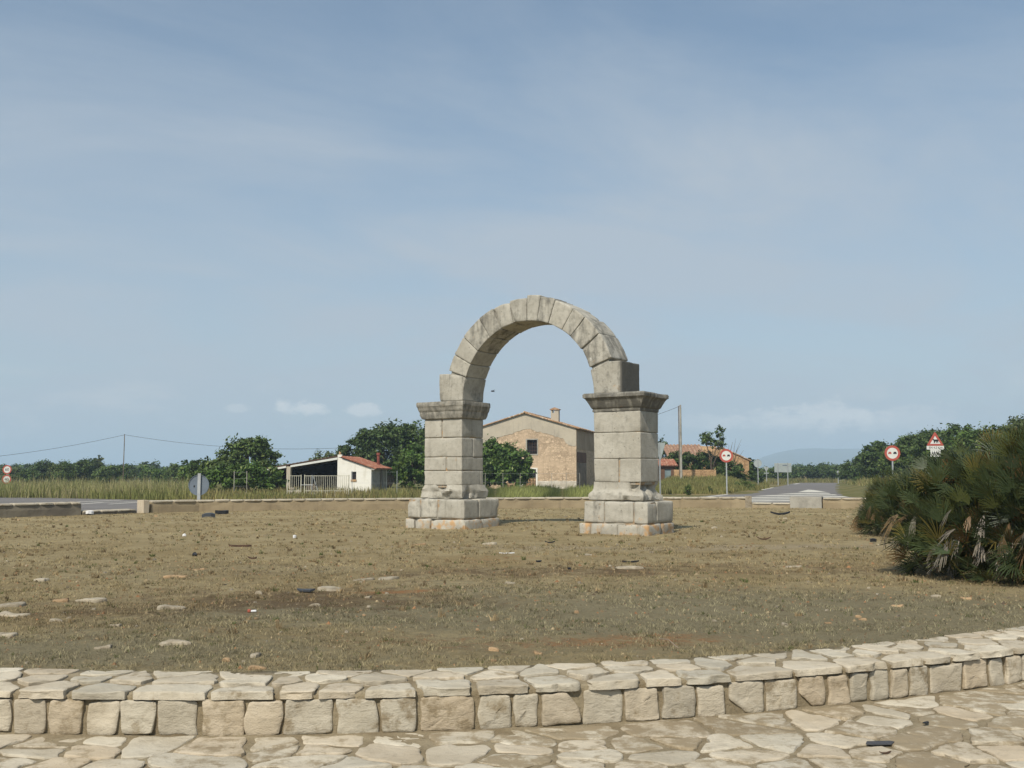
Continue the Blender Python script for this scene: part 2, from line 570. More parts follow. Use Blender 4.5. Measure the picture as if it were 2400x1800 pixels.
M['plastic'] = mat_simple('black_plastic', (0.012, 0.013, 0.016), 0.42, 0.2, 6.0, 0.5)
M['slate'] = mat_simple('slate_flake', (0.075, 0.075, 0.08), 0.7, 0.25, 12.0, 0.3)
M['plastic_grey'] = mat_simple('grey_plastic', (0.055, 0.062, 0.072), 0.5, 0.2, 6.0, 0.4)
M['litter'] = mat_simple('white_litter', (0.78, 0.78, 0.78), 0.6, 0.1, 8.0, 0.3)
M['rust'] = mat_simple('rusty_brown', (0.10, 0.06, 0.04), 0.85, 0.3, 6.0, 0.2)
M['rock'] = mat_simple('loose_limestone', (0.44, 0.385, 0.29), 0.93, 0.28, 7.0, 0.15, bump=0.7, dark=(0.26, 0.215, 0.15), use_tint=True)

# ------------------------------------------------------------------ layout curves
def near_y(x):
    x = np.asarray(x, float)
    xc = np.clip(x, -6.0, 5.0)
    return 6.39 + 0.045 * (xc + 2.0) ** 2 + 0.09 * (xc + 2.0) * (x - xc)


_sx = np.linspace(-16, 18, 3401)
_sy = near_y(_sx)
_ss = np.concatenate([[0], np.cumsum(np.hypot(np.diff(_sx), np.diff(_sy)))])
_ss -= np.interp(0, _sx, _ss)
_sd = np.gradient(_sy, _sx)


def wall_map(s, t, z):
    """s along the near wall, t inwards from its face, z up"""
    s = np.asarray(s, float)
    x = np.interp(s, _ss, _sx)
    y = np.interp(s, _ss, _sy)
    d = np.interp(x, _sx, _sd)
    k = 1 / np.sqrt(1 + d * d)
    return np.stack([x - d * k * t, y + k * t, np.broadcast_to(z, x.shape)], 1)


FAR = [(-60, 4), (-32, 17.0), (-22, 25.0), (-16.53, 29.92), (-15.7, 30.8), (-13.9, 32.7), (-12.77, 34.5), (-11.2, 35.9), (-8.4, 37.1), (-4.83, 38.2), (0.85, 39.7),
       (6.16, 40.3), (9.54, 40.3), (11.19, 39.8), (12.3, 39.3), (13.84, 38.4), (18.2, 35.7), (26, 30), (44, 14)]
FAR_X = [p[0] for p in FAR]
FAR_Y = [p[1] for p in FAR]


def far_y(x):
    return np.interp(x, FAR_X, FAR_Y)


def lawn_z(x, y):
    x = np.atleast_1d(np.asarray(x, float))
    y = np.atleast_1d(np.asarray(y, float))
    e = sstep(0.55, 1.6, y - near_y(x))
    return (fbm2(x, y, 0.35, 5) * 0.05 + fbm2(x, y, 2.2, 6) * 0.018) * e - 0.02 * (1 - e)


def blob(x, y, c, rx, ry, ang=0.0):
    dx, dy = x - c[0], y - c[1]
    ca, sa = math.cos(ang), math.sin(ang)
    a, b = (dx * ca + dy * sa) / rx, (-dx * sa + dy * ca) / ry
    return np.exp(-(a * a + b * b) * 1.1)


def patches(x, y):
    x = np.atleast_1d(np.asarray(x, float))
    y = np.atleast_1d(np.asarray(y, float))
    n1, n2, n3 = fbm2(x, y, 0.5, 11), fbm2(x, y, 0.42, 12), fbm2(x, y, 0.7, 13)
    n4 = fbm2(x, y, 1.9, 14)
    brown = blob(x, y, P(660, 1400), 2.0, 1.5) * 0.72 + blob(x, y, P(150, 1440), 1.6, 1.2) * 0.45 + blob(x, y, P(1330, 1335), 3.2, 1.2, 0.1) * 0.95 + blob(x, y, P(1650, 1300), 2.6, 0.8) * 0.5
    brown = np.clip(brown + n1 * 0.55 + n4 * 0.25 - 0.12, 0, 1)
    grey = blob(x, y, P(1550, 1430), 4.5, 2.2) * 0.9 + blob(x, y, P(150, 1530), 2.2, 0.8) * 0.9 + blob(x, y, P(950, 1440), 1.6, 0.6) * 0.9 + blob(x, y, P(300, 1340), 3.5, 1.5) * 0.5 + blob(x, y, P(2200, 1450), 3, 1.5) * 0.8
    grey = np.clip(grey + n2 * 0.5 + n4 * 0.2 - 0.1, 0, 1)
    red = blob(x, y, P(920, 1387), 0.7, 0.22) * 1.2 + blob(x, y, P(1200, 1500), 1.5, 0.6) * 0.55 + blob(x, y, P(1550, 1490), 1.2, 0.5) * 0.45 + blob(x, y, P(1050, 1310), 3.0, 1.2) * 0.35
    red = np.clip(red + n3 * 0.35 - 0.14, 0, 1)
    grit = blob(x, y, P(1300, 1285), 7.0, 1.2) * 0.7 + blob(x, y, P(1900, 1280), 3.0, 1.0) * 0.6 + blob(x, y, P(600, 1255), 3.0, 1.0) * 0.5
    grit = np.clip(grit + n4 * 0.4 + sstep(18, 30, y) * 0.25 - 0.18, 0, 1)
    return brown, grey, red, grit


def terrain(x, y):
    """level of the land outside the island"""
    x = np.asarray(x, float)
    y = np.asarray(y, float)
    z = np.full(np.broadcast(x, y).shape, -0.16)
    q = x / np.maximum(y, 1.0)
    bank = sstep(0.135, 0.165, q) * (1 - sstep(0.212, 0.248, q)) * sstep(72, 114, y) * (1 - sstep(160, 240, y)) * 1.25
    bank2 = sstep(0.325, 0.36, q) * (1 - sstep(0.6, 0.8, q)) * sstep(60, 100, y) * (1 - sstep(300, 500, y)) * 0.5
    z = z + bank + bank2
    inside = (y < far_y(x) + 0.5) & (np.abs(x) < 60)
    z = np.where(inside, -0.75, z)
    return z


# ------------------------------------------------------------------ setting: ground, lawn, pavement, road, hills
def grid_mesh(name, X, Y, Z, C, mat, smooth=True):
    ny, nx = X.shape
    V = np.stack([X.ravel(), Y.ravel(), Z.ravel()], 1)
    i = np.arange(ny * nx).reshape(ny, nx)
    F = np.stack([i[:-1, :-1].ravel(), i[:-1, 1:].ravel(), i[1:, 1:].ravel(), i[1:, :-1].ravel()], 1)
    return big_mesh(name, V, F, C.reshape(-1, 4), mat, smooth)


# open land, out to the horizon
ya = np.concatenate([np.linspace(-40, 25, 14), np.linspace(26, 130, 150), np.geomspace(133, 9000, 50)])
qa = np.concatenate([np.linspace(-1, -0.6, 8)[:-1] * 1.0, np.linspace(-0.6, 0.6, 150), np.linspace(0.6, 1, 8)[1:]])
Yg, Qg = np.meshgrid(ya, qa, indexing='ij')
Xg = Qg * (50 + np.maximum(Yg, 0) * 1.0)
Zg = terrain(Xg, Yg)
green = np.clip(0.45 + fbm2(Xg.ravel(), Yg.ravel(), 0.06, 21).reshape(Xg.shape) * 0.8, 0, 1)
bare = np.clip(fbm2(Xg.ravel(), Yg.ravel(), 0.11, 22).reshape(Xg.shape) * 1.4 - 0.35, 0, 1)
for (u, v, rx, ry) in ((690, 1171, 3.0, 1.6), (1840, 1137, 4, 3), (1600, 1158, 4, 2.5), (520, 1172, 4, 1.5)):
    bare = np.clip(bare + blob(Xg, Yg, P(u, v, -0.16), rx, ry), 0, 1)
Cg = np.stack([green, green * 0, bare, green * 0], -1)
tag(grid_mesh('ground', Xg, Yg, Zg, Cg, M['field']), kind='structure')

# the dry island
vv = np.linspace(0, 1, 210) ** 1.7
uu = np.linspace(-1, 1, 260)
Vl, Ul = np.meshgrid(vv, uu, indexing='ij')
Xl = Ul * (13 + 27 * Vl)
yn = near_y(Xl)
k = 1 / np.sqrt(1 + np.interp(Xl, _sx, _sd) ** 2)
Y0 = yn + 0.57 / k
Yl = Y0 + (np.maximum(far_y(Xl) + 0.12, Y0 + 0.5) - Y0) * Vl
Zl = lawn_z(Xl.ravel(), Yl.ravel()).reshape(Xl.shape)
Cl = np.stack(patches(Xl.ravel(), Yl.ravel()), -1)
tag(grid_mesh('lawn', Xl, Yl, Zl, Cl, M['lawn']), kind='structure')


def clip_half(poly, m, nrm):
    out = []
    for i in range(len(poly)):
        a, b = poly[i], poly[(i + 1) % len(poly)]
        da, db = (a[0] - m[0]) * nrm[0] + (a[1] - m[1]) * nrm[1], (b[0] - m[0]) * nrm[0] + (b[1] - m[1]) * nrm[1]
        if da <= 0:
            out.append(a)
        if (da < 0 < db) or (db < 0 < da):
            t = da / (da - db)
            out.append((a[0] + (b[0] - a[0]) * t, a[1] + (b[1] - a[1]) * t))
    return out


def voronoi(seeds, gap, bounds=None):
    """polygon of every seed, its edges drawn back by half the joint"""
    S = np.array(seeds)
    cells = []
    for i, s in enumerate(seeds):
        d = np.hypot(S[:, 0] - s[0], S[:, 1] - s[1])
        near = np.argsort(d)[1:22]
        R = 1.2
        poly = [(s[0] - R, s[1] - R), (s[0] + R, s[1] - R), (s[0] + R, s[1] + R), (s[0] - R, s[1] + R)]
        if bounds:
            poly = bounds(s)
        for j in near:
            dx, dy = S[j] - S[i]
            L = math.hypot(dx, dy)
            if L < 1e-6:
                continue
            n = (dx / L, dy / L)
            m = (s[0] + dx / 2 - n[0] * gap / 2, s[1] + dy / 2 - n[1] * gap / 2)
            poly = clip_half(poly, m, n)
            if len(poly) < 3:
                break
        cells.append(poly)
    return cells


def area(poly):
    return 0.5 * sum(poly[i][0] * poly[(i + 1) % len(poly)][1] - poly[(i + 1) % len(poly)][0] * poly[i][1] for i in range(len(poly)))


def slab(mb, poly, fmap, h_top, h_bot, bevel=0.012, rough=0.006, jag=0.012, step=0.035, seed=0, tint=(1, 0, 0, 0), tilt=(0, 0), side_rough=None, soft=1):  # noqa
    """a rough stone on the outline poly (a, b), thick from h_bot to h_top, carried into the world by fmap(a, b, c)"""
    if len(poly) < 3 or area(poly) < 0.0012:
        return
    pts = []
    for i in range(len(poly)):
        a, b = np.array(poly[i]), np.array(poly[(i + 1) % len(poly)])
        n = max(1, int(np.hypot(*(b - a)) / step))
        for k in range(n):
            pts.append(a + (b - a) * k / n)
    p = np.array(pts)
    # round the corners a little
    for _ in range(soft):
        p = 0.6 * p + 0.2 * (np.roll(p, 1, 0) + np.roll(p, -1, 0))
    cen = p.mean(0)
    d = p - cen
    L = np.hypot(d[:, 0], d[:, 1])[:, None] + 1e-9
    dn = d / L
    z0 = np.zeros(len(p))
    sd = side_rough if side_rough is not None else jag
    jit = fbm(np.stack([p[:, 0] * 9, p[:, 1] * 9, z0 + seed * 1.7], 1), 3, 4)
    p = p + dn * (jit * jag)[:, None]
    n = len(p)
    rings, cs = [], []
    T = h_top - h_bot
    lev = [(0, 0.0, sd), (0, 0.35, sd), (0, 0.7, sd)] if T > 0.05 else [(0, 0.0, jag * 0.5)]
    for ins, f, r in lev:
        zz = np.full(n, h_bot + (T - bevel) * f)
        j = fbm(np.stack([p[:, 0] * 14, p[:, 1] * 14, zz * 30 + seed], 1), 9, 4) * r
        rings.append(p + dn * j[:, None])
        cs.append(zz)
    rings.append(p)
    cs.append(np.full(n, h_top - bevel))
    for ins in (bevel * 0.9, bevel * 3.0):
        q = p - dn * np.minimum(ins, L * 0.5)
        rings.append(q)
        cs.append(np.full(n, h_top - (bevel * 0.25 if ins < bevel * 2 else 0.0)))
    for f in (0.62, 0.3):
        rings.append(cen + (p - cen) * f)
        cs.append(np.full(n, h_top))
    A = np.concatenate(rings + [cen[None]])
    Cc = np.concatenate(cs + [np.array([h_top])])
    top0 = len(lev) * n
    q = A[top0:]
    rel = fbm(np.stack([q[:, 0] * 7, q[:, 1] * 7, np.zeros(len(q)) + seed * 2.3], 1), 4, 4) * rough
    # split layers: little terraces in the face
    ter = fbm(np.stack([q[:, 0] * 5, q[:, 1] * 9, np.zeros(len(q)) + seed * 0.9], 1), 7, 3)
    rel = rel + np.where(ter > 0.12, 1, 0) * rough * 0.5
    Cc[top0:] += rel + (q[:, 0] - cen[0]) * tilt[0] + (q[:, 1] - cen[1]) * tilt[1]
    W3 = fmap(A[:, 0], A[:, 1], Cc)
    nr = len(rings)
    fs = []
    for r in range(nr - 1):
        for k in range(n):
            k2 = (k + 1) % n
            fs.append((r * n + k, r * n + k2, (r + 1) * n + k2, (r + 1) * n + k))
    for k in range(n):
        fs.append(((nr - 1) * n + k, (nr - 1) * n + (k + 1) % n, nr * n))
    mb.add(W3, fs, tint)


RND = random.Random(7)


def stone_tint(lo=0.86, hi=1.12):
    return (RND.uniform(lo, hi), RND.random() ** 2, RND.random() ** 2, RND.uniform(0, 0.5))


# crazy paving in front of the wall
def make_pavement():
    X0, X1 = -8.0, 10.0
    base = MB()
    xs = np.linspace(X0 - 4, X1 + 4, 90)
    ts = np.concatenate([np.linspace(0, 1, 60)])
    X, Tt = np.meshgrid(xs, ts, indexing='ij')
    Y = -6 + (near_y(X) + 0.05 + 6) * Tt
    Z = -0.302 + fbm2(X.ravel(), Y.ravel(), 2.2, 31).reshape(X.shape) * 0.010 + sstep(0.5, 0.0, near_y(X) - Y) * 0.012
    nx, ny = X.shape
    i = np.arange(nx * ny).reshape(nx, ny)
    F = np.stack([i[:-1, :-1].ravel(), i[1:, :-1].ravel(), i[1:, 1:].ravel(), i[:-1, 1:].ravel()], 1)
    mb = MB()
    mb.add(np.stack([X.ravel(), Y.ravel(), Z.ravel()], 1), [tuple(f) for f in F], (1, 0, 0, 0), 0)
    seeds = []
    cell = 0.30
    y = 1.2
    while y < 11.5:
        x = X0
        while x < X1:
            sx, sy = x + RND.uniform(-0.42, 0.42) * cell, y + RND.uniform(-0.42, 0.42) * cell * 0.8
            if sy < near_y(sx) - 0.07 and RND.random() > 0.16:
                seeds.append((sx, sy))
            x += cell * RND.uniform(1.0, 1.5)
        y += cell * 0.80
    for (s, poly) in zip(seeds, voronoi(seeds, 0.034)):
        if len(poly) < 3:
            continue
        # keep clear of the wall
        d = float(np.interp(s[0], _sx, _sd))
        L = math.hypot(d, 1)
        m = (s[0], float(near_y(s[0])) - 0.05)
        poly = clip_half(poly, m, (-d / L, 1 / L))
        if len(poly) < 3:
            continue
        h = -0.302 + RND.uniform(0.007, 0.018)
        st = stone_tint(0.98, 1.16)
        slab(mb, poly, lambda a, b, c: np.stack([a, b, c], 1), h, -0.33, 0.006, 0.009, 0.055, 0.04, RND.randint(0, 999),
             (st[0], st[1] * 0.7, st[2] * 0.5, RND.uniform(0.05, 0.85)), (RND.uniform(-0.012, 0.012), RND.uniform(-0.012, 0.012)))
        n = len(mb.F) - len(mb.M)
    # stones take the second material
    nb = len(F)
    mb.M = [0] * nb + [1] * (len(mb.F) - nb)
    o = mb.build('pavement', [M['mortar'], M['pale']], smooth=True, angle=42)
    tag(o, kind='structure')


make_pavement()


# low curved wall at the front of the island
def make_near_wall():
    root = thing('stone_wall', 'low curved wall of pale split stone with a flat slab top, between paving and turf', 'wall', (0, 0, 0))
    S0, S1 = -8.5, 10.5
    # mortar body
    core = MB()
    ss = np.linspace(S0, S1, 380)
    prof = [(0.014, -0.55), (0.012, -0.28), (0.010, -0.20), (0.012, -0.12), (0.020, -0.085), (0.006, -0.055), (0.05, -0.042), (0.2, -0.037), (0.35, -0.028), (0.5, -0.023), (0.60, -0.020), (0.62, -0.4)]
    rows = []
    for (t, z) in prof:
        nz = fbm(np.stack([ss * 8, np.full_like(ss, t * 40 + z * 40), np.zeros_like(ss)], 1), 41, 4)
        tt = t + nz * 0.010
        zz = np.full_like(ss, z) + (nz * 0.006 if z > -0.05 else 0)
        rows.append(wall_map(ss, tt, zz))
    V = np.concatenate(rows)
    n = len(ss)
    fs = [(r * n + k, r * n + k + 1, (r + 1) * n + k + 1, (r + 1) * n + k) for r in range(len(prof) - 1) for k in range(n - 1)]
    core.add(V, fs)
    core.build('mortar', M['mortar'], root, smooth=True)
    # upright facing stones
    fc = MB()
    s = S0
    while s < S1 - 0.3:
        w = RND.choice([0.15, 0.19, 0.22, 0.25, 0.28, 0.31, 0.24])
        w *= RND.uniform(0.9, 1.12)
        g = RND.uniform(0.018, 0.036)
        j = lambda a: RND.uniform(-a, a)
        zt, zb = -0.084 + j(0.005), -0.292 + j(0.010)
        poly = [(s + j(0.014), zb), (s + w * 0.5 + j(0.02), zb + j(0.006)), (s + w + j(0.014), zb + j(0.012)), (s + w + j(0.012), (zt + zb) / 2),
                (s + w + j(0.016), zt), (s + w * 0.5 + j(0.05), zt + j(0.006)), (s + j(0.016), zt + j(0.008)), (s + j(0.012), (zt + zb) / 2)]
        if RND.random() < 0.10:
            poly.pop(RND.choice([0, 2, 4, 6]))
        st = stone_tint(0.90, 1.08)
        slab(fc, poly, lambda a, b, c: wall_map(a, -c, b), RND.uniform(0.004, 0.014), -0.05, 0.007, 0.013, 0.014, 0.022, RND.randint(0, 999),
             (st[0], st[1] * 0.75, st[2] * 0.5, RND.uniform(0, 0.5)), (j(0.03), j(0.04)), 0.008)
        s += w + g
    fc.build('facing', M['pale'], root, smooth=True, angle=38)
    # slabs on top: a front row that juts out, two rows behind
    seeds, rowid = [], []
    for t0, jt, lo, hi in ((0.10, 0.035, 0.24, 0.52), (0.34, 0.07, 0.18, 0.50), (0.52, 0.045, 0.24, 0.56)):
        s = S0
        while s < S1:
            seeds.append((s, t0 + RND.uniform(-jt, jt)))
            rowid.append(t0)
            s += RND.uniform(lo, hi)
    def strip(sd):
        return [(sd[0] - 1, -0.018), (sd[0] + 1, -0.018), (sd[0] + 1, 0.60), (sd[0] - 1, 0.60)]
    cp = MB()
    for (sd, r, poly) in zip(seeds, rowid, voronoi(seeds, 0.042, strip)):
        if len(poly) < 3:
            continue
        front = r < 0.2
        st = stone_tint(0.94, 1.16)
        h = (-0.026 if front else -0.016) + RND.uniform(-0.004, 0.005)
        slab(cp, poly, lambda a, b, c: wall_map(a, b, c), h, -0.074 if front else -0.06, 0.006 if front else 0.005, 0.009, 0.034, 0.026, RND.randint(0, 999),
             (st[0], st[1] * 0.45, st[2] * 0.5, RND.uniform(0, 0.42)), (RND.uniform(-0.015, 0.015), RND.uniform(-0.015, 0.015) + (0.015 if front else 0)), 0.026)
    cp.build('coping', M['pale'], root, smooth=True, angle=38)


make_near_wall()


# low rendered wall round the far side of the island
def poly_at(x0, x1, step):
    xs = [x for x in FAR_X if x0 < x < x1]
    xs = sorted(set([x0, x1] + xs + list(np.arange(x0, x1, step))))
    return np.array([(x, float(far_y(x))) for x in xs])


M['wallrender'] = mat_plaster('stained_wall_render', (0.34, 0.275, 0.175), (0.27, 0.215, 0.135), (0.16, 0.125, 0.085), 0.55)
M['wallgrey'] = mat_plaster('grey_wall_render', (0.21, 0.185, 0.14), (0.16, 0.14, 0.11), (0.10, 0.085, 0.07), 0.6)


def wall_run(x0, x1, h, cope, name, label, mat, group=None):
    pts = poly_at(x0, x1, 0.45)
    c = pts.mean(0)
    root = thing(name, label, 'wall', (c[0], c[1], 0), group=group)
    P2 = pts - c
    d = np.gradient(P2, axis=0)
    d /= np.hypot(d[:, 0], d[:, 1])[:, None]
    nrm = np.stack([-d[:, 1], d[:, 0]], 1)          # away from the camera
    th = 0.42
    body = MB()
    prof = [(0.0, -0.9), (0.0, -0.02), (-0.004, h * 0.5), (0.006, h - cope), (th, h - cope), (th, -0.9)]
    rows = []
    for (t, z) in prof:
        nz = fbm(np.stack([pts[:, 0] * 1.5, pts[:, 1] * 1.5, np.full(len(pts), z * 5)], 1), 51, 3) * 0.02
        q = P2 + nrm * (t + nz)[:, None] if z > -0.5 else P2 + nrm * t
        rows.append(np.concatenate([q, np.full((len(pts), 1), z)], 1))
    n = len(pts)
    fs = [(r * n + k, r * n + k + 1, (r + 1) * n + k + 1, (r + 1) * n + k) for r in range(len(prof) - 1) for k in range(n - 1)]
    fs += [tuple(r * n for r in range(len(prof) - 1, -1, -1)), tuple(r * n + n - 1 for r in range(len(prof)))]
    body.add(np.concatenate(rows), fs)
    body.build('wall_body', mat, root, smooth=False)
    # slabs
    L = np.concatenate([[0], np.cumsum(np.hypot(*np.diff(P2, axis=0).T))])
    cp = MB()
    s = 0.0
    def fm(a, b, cc):
        x = np.interp(a, L, P2[:, 0]); y = np.interp(a, L, P2[:, 1])
        nx = np.interp(a, L, nrm[:, 0]); ny = np.interp(a, L, nrm[:, 1])
        return np.stack([x + nx * b, y + ny * b, cc], 1)
    while s < L[-1] - 0.05:
        w = min(RND.uniform(0.45, 0.85), L[-1] - s)
        poly = [(s, -0.035), (s + w - 0.012, -0.035 + RND.uniform(-0.02, 0.01)), (s + w - 0.012, th + 0.03), (s, th + 0.03)]
        slab(cp, poly, fm, h + RND.uniform(-0.006, 0.006), h - cope, 0.010, 0.006, 0.014, 0.12, RND.randint(0, 999), (RND.uniform(0.9, 1.1), RND.random() * 0.3, RND.random() * 0.5, RND.uniform(0, 0.4)), (0, 0.02))
        s += w
    cp.build('coping', M['pale'], root, smooth=True, angle=45)
    return root


xl = [P(u, v).x for u, v in ((224, 1208), (327, 1203))]
wall_run(-26, -14.0, 0.43, 0.055, 'perimeter_wall', 'grey rendered low wall at the left edge of the turf, ending at the dropped section', M['wallgrey'])
wall_run(-13.97, -12.86, 0.15, 0.05, 'perimeter_wall', 'short dropped section of rear wall with a white kerb, road showing over it', M['wallgrey'])
wall_run(-12.5, 9.48, 0.42, 0.055, 'perimeter_wall', 'long stained rendered wall with pale coping running behind the arch', M['wallrender'])
wall_run(9.62, 11.35, 0.20, 0.05, 'perimeter_wall', 'short lowered section of rear wall in front of the striped road island', M['wallrender'])
wall_run(12.2, 26, 0.42, 0.055, 'perimeter_wall', 'rendered low wall running behind the small fan palm', M['wallrender'])


def rblock(mb, dim, fmap=None, res=0.12, r=0.03, amp=0.008, seed=0, tint=(1, 0, 0, 0), chip=1.0, freq=3.0):
    """stone block dim=(a,b,c) centred on 0, worn edges, welded lattice; fmap carries it into place"""
    axes = []
    for L in dim:
        h = L / 2
        rr = min(r * 1.6, h * 0.6)
        n = max(1, int(round((L - 2 * rr) / res)))
        inner = list(np.linspace(-h + rr, h - rr, n + 1))
        axes.append([-h, -h + rr * 0.35] + inner + [h - rr * 0.35, h])
    nx, ny, nz = (len(a) for a in axes)
    idx, pts = {}, []

    def vid(i, j, k):
        key = (i, j, k)
        if key not in idx:
            idx[key] = len(pts)
            pts.append((axes[0][i], axes[1][j], axes[2][k]))
        return idx[key]
    fs = []
    for i in range(nx - 1):
        for j in range(ny - 1):
            fs.append((vid(i, j, 0), vid(i, j + 1, 0), vid(i + 1, j + 1, 0), vid(i + 1, j, 0)))
            fs.append((vid(i, j, nz - 1), vid(i + 1, j, nz - 1), vid(i + 1, j + 1, nz - 1), vid(i, j + 1, nz - 1)))
    for i in range(nx - 1):
        for k in range(nz - 1):
            fs.append((vid(i, 0, k), vid(i + 1, 0, k), vid(i + 1, 0, k + 1), vid(i, 0, k + 1)))
            fs.append((vid(i, ny - 1, k), vid(i, ny - 1, k + 1), vid(i + 1, ny - 1, k + 1), vid(i + 1, ny - 1, k)))
    for j in range(ny - 1):
        for k in range(nz - 1):
            fs.append((vid(0, j, k), vid(0, j, k + 1), vid(0, j + 1, k + 1), vid(0, j + 1, k)))
            fs.append((vid(nx - 1, j, k), vid(nx - 1, j + 1, k), vid(nx - 1, j + 1, k + 1), vid(nx - 1, j, k + 1)))
    p = np.array(pts)
    h = np.array(dim) / 2
    sd = np.array([seed * 3.1, seed * 1.7, seed * 2.3])
    nn = fbm(p * freq + sd, 61, 4)
    n2 = fbm(p * 1.7 + sd, 62, 3)
    rl = np.clip(r * (0.75 + 0.9 * nn + chip * 2.2 * sstep(0.22, 0.6, n2)), 0.006, (min(dim) * 0.42))
    lim = h[None] - rl[:, None]
    q = np.clip(p, -lim, lim)
    d = p - q
    L = np.sqrt((d ** 2).sum(1)) + 1e-9
    nrm = d / L[:, None]
    p = q + nrm * rl[:, None]
    p = p + nrm * (amp * (fbm(p * 4.5 + sd, 63, 4) + 0.5 * fbm(p * 14 + sd, 64, 3)))[:, None]
    if fmap is not None:
        p = fmap(p)
    mb.add(p, fs, tint)


# wide pale concrete block in the rear wall, and the two end stones
def end_stone(label, u, v, w, d, h, tint, name='end_stone', cat='stone block', mat='pale'):
    p = P(u, v)
    mb = MB()
    rblock(mb, (w, d, h + 0.3), lambda q: q + np.array([0, 0, (h - 0.3) / 2]), 0.15, 0.02, 0.008, int(u), tint)
    dy = float(far_y(p.x + 0.3) - far_y(p.x - 0.3)) / 0.6
    o = mb.build(name, M[mat], None, True, 45, (p.x, float(far_y(p.x)) + d / 2 - 0.06, 0), math.atan(dy))
    return tag(o, label, cat)


end_stone('pale yellowish squared stone ending the wall beside the dropped section at left', 331, 1203, 0.22, 0.42, 0.45, (1.1, 0.45, 0, 0))
end_stone('squared brown end stone of the rear wall left of the lowered section', 1757, 1190, 0.26, 0.5, 0.46, (0.72, 0.5, 0.4, 0.4))
end_stone('wide pale concrete block set in the rear wall before the striped road', 1900, 1192, 1.22, 0.5, 0.46, (1, 0, 0, 0), 'concrete_block', 'concrete block', 'concrete')


# ------------------------------------------------------------------ road with painted markings
ROAD_Z = -0.150


def road_poly(pts, z, name, mat, kind='structure'):
    bm = bmesh.new()
    vs = [bm.verts.new((p[0], p[1], z)) for p in pts]
    f = bm.faces.new(vs)
    if f.normal.z < 0:
        f.normal_flip()
    bmesh.ops.triangulate(bm, faces=[f])
    me = bpy.data.meshes.new(name)
    bm.to_mesh(me)
    bm.free()
    me.materials.append(mat)
    o = bpy.data.objects.new(name, me)
    COL.objects.link(o)
    return tag(o, kind=kind)


inner = [(x, y + 0.6) for x, y in FAR if -35 < x < 30]
outer_px = [(1100, 1178.5), (1300, 1177), (1480, 1174), (1600, 1168), (1660, 1162), (1720, 1156), (1772, 1149), (1800, 1144.5), (1830, 1139.5), (1848, 1135.5), (1870, 1131.6)]
outer_px2 = [(1958, 1131.6), (1975, 1135), (2005, 1141), (2040, 1149), (2110, 1163)]
outer = [tuple(P(u, v, ROAD_Z)[:2]) for u, v in outer_px] + [tuple(P(u, v, ROAD_Z)[:2]) for u, v in outer_px2] + [(46, 52), (60, 40)]
left_out = [tuple(P(u, v, ROAD_Z)[:2]) for u, v in ((-400, 1163), (-100, 1164.5), (120, 1165.5), (250, 1169.5), (400, 1173.5), (520, 1176), (800, 1178.5))]
road_pts = [(30, 27)] + [p for p in reversed(inner)] + [(-60, 25)] + left_out + outer
road_poly(road_pts, ROAD_Z, 'road', M['asphalt'])


def marking(quads, name):
    mb = MB()
    for q in quads:
        mb.add([P(u, v, ROAD_Z + 0.004) for u, v in q], [tuple(range(len(q)))])
    o = mb.build(name, M['paint'])
    return tag(o, kind='structure')


def band_px(pts, w):
    """a painted line of real width w along points given on the road"""
    q = [P(u, v, ROAD_Z + 0.004) for u, v in pts]
    L, R = [], []
    for i, p in enumerate(q):
        d = (q[min(i + 1, len(q) - 1)] - q[max(i - 1, 0)]).normalized()
        n = Vector((-d.y, d.x, 0)) * w / 2
        L.append(p + n)
        R.append(p - n)
    return L, R


def lines(runs, name):
    mb = MB()
    for pts, w in runs:
        L, R = band_px(pts, w)
        n = len(L)
        mb.add(L + R, [(n + i, n + i + 1, i + 1, i) for i in range(n - 1)])
    return tag(mb.build(name, M['paint']), kind='structure')


lines([([(87, 1181.5), (190, 1176), (285, 1172)], 0.35), ([(150, 1184), (240, 1177.5), (335, 1175)], 0.30), ([(255, 1181.5), (347, 1175.5)], 0.25)], 'lane_marking')
lines([([(1660, 1164.2), (1772, 1150.2), (1790, 1147)], 0.30), ([(1790, 1147), (1812, 1142.6)], 0.30), ([(1862, 1134.6), (1872, 1133)], 0.5),
       ([(1972, 1136.4), (2005, 1142.5), (2040, 1151)], 0.32)], 'edge_line')
marking([[(1870, 1153.5), (1938, 1153.5), (1908, 1148.5), (1894, 1147.5)],
         [(1818, 1158.3), (1948, 1156.9), (1940, 1155.2), (1862, 1155.8)],
         [(1765, 1162.9), (1965, 1160.6), (1955, 1158.8), (1800, 1160.6)],
         [(1690, 1167.5), (1990, 1164.6), (1975, 1162.8), (1730, 1165.3)],
         [(1640, 1171.6), (2010, 1169.0), (2000, 1167.2), (1680, 1169.4)],
         [(1640, 1175.6), (2010, 1174.0), (2010, 1172.0), (1640, 1173.2)]], 'chevron_marking')

# far hills
hb = MB()
yy = np.linspace(4200, 6500, 12)
xx = np.linspace(1000, 3900, 90)
Yh, Xh = np.meshgrid(yy, xx, indexing='ij')
uq = 1200 + FPX * Xh / Yh
prof_h = np.interp(uq, [1640, 1700, 1740, 1790, 1840, 1900, 1960, 2020, 2080, 2200, 2400], [0, 4, 22, 46, 58, 62, 60, 62, 52, 40, 20])
Zh = prof_h / FPX * 5200 * np.exp(-((Yh - 5200) / 700) ** 2) * (1 + 0.10 * fbm2(Xh.ravel(), Yh.ravel(), 0.006, 71).reshape(Xh.shape)) - 3
M['hill'] = mat_simple('scrub_hillside', (0.075, 0.085, 0.045), 0.95, 0.3, 0.004, 0.05)
tag(grid_mesh('hills', Xh, Yh, Zh, np.ones((*Xh.shape, 4)), M['hill']), kind='structure')

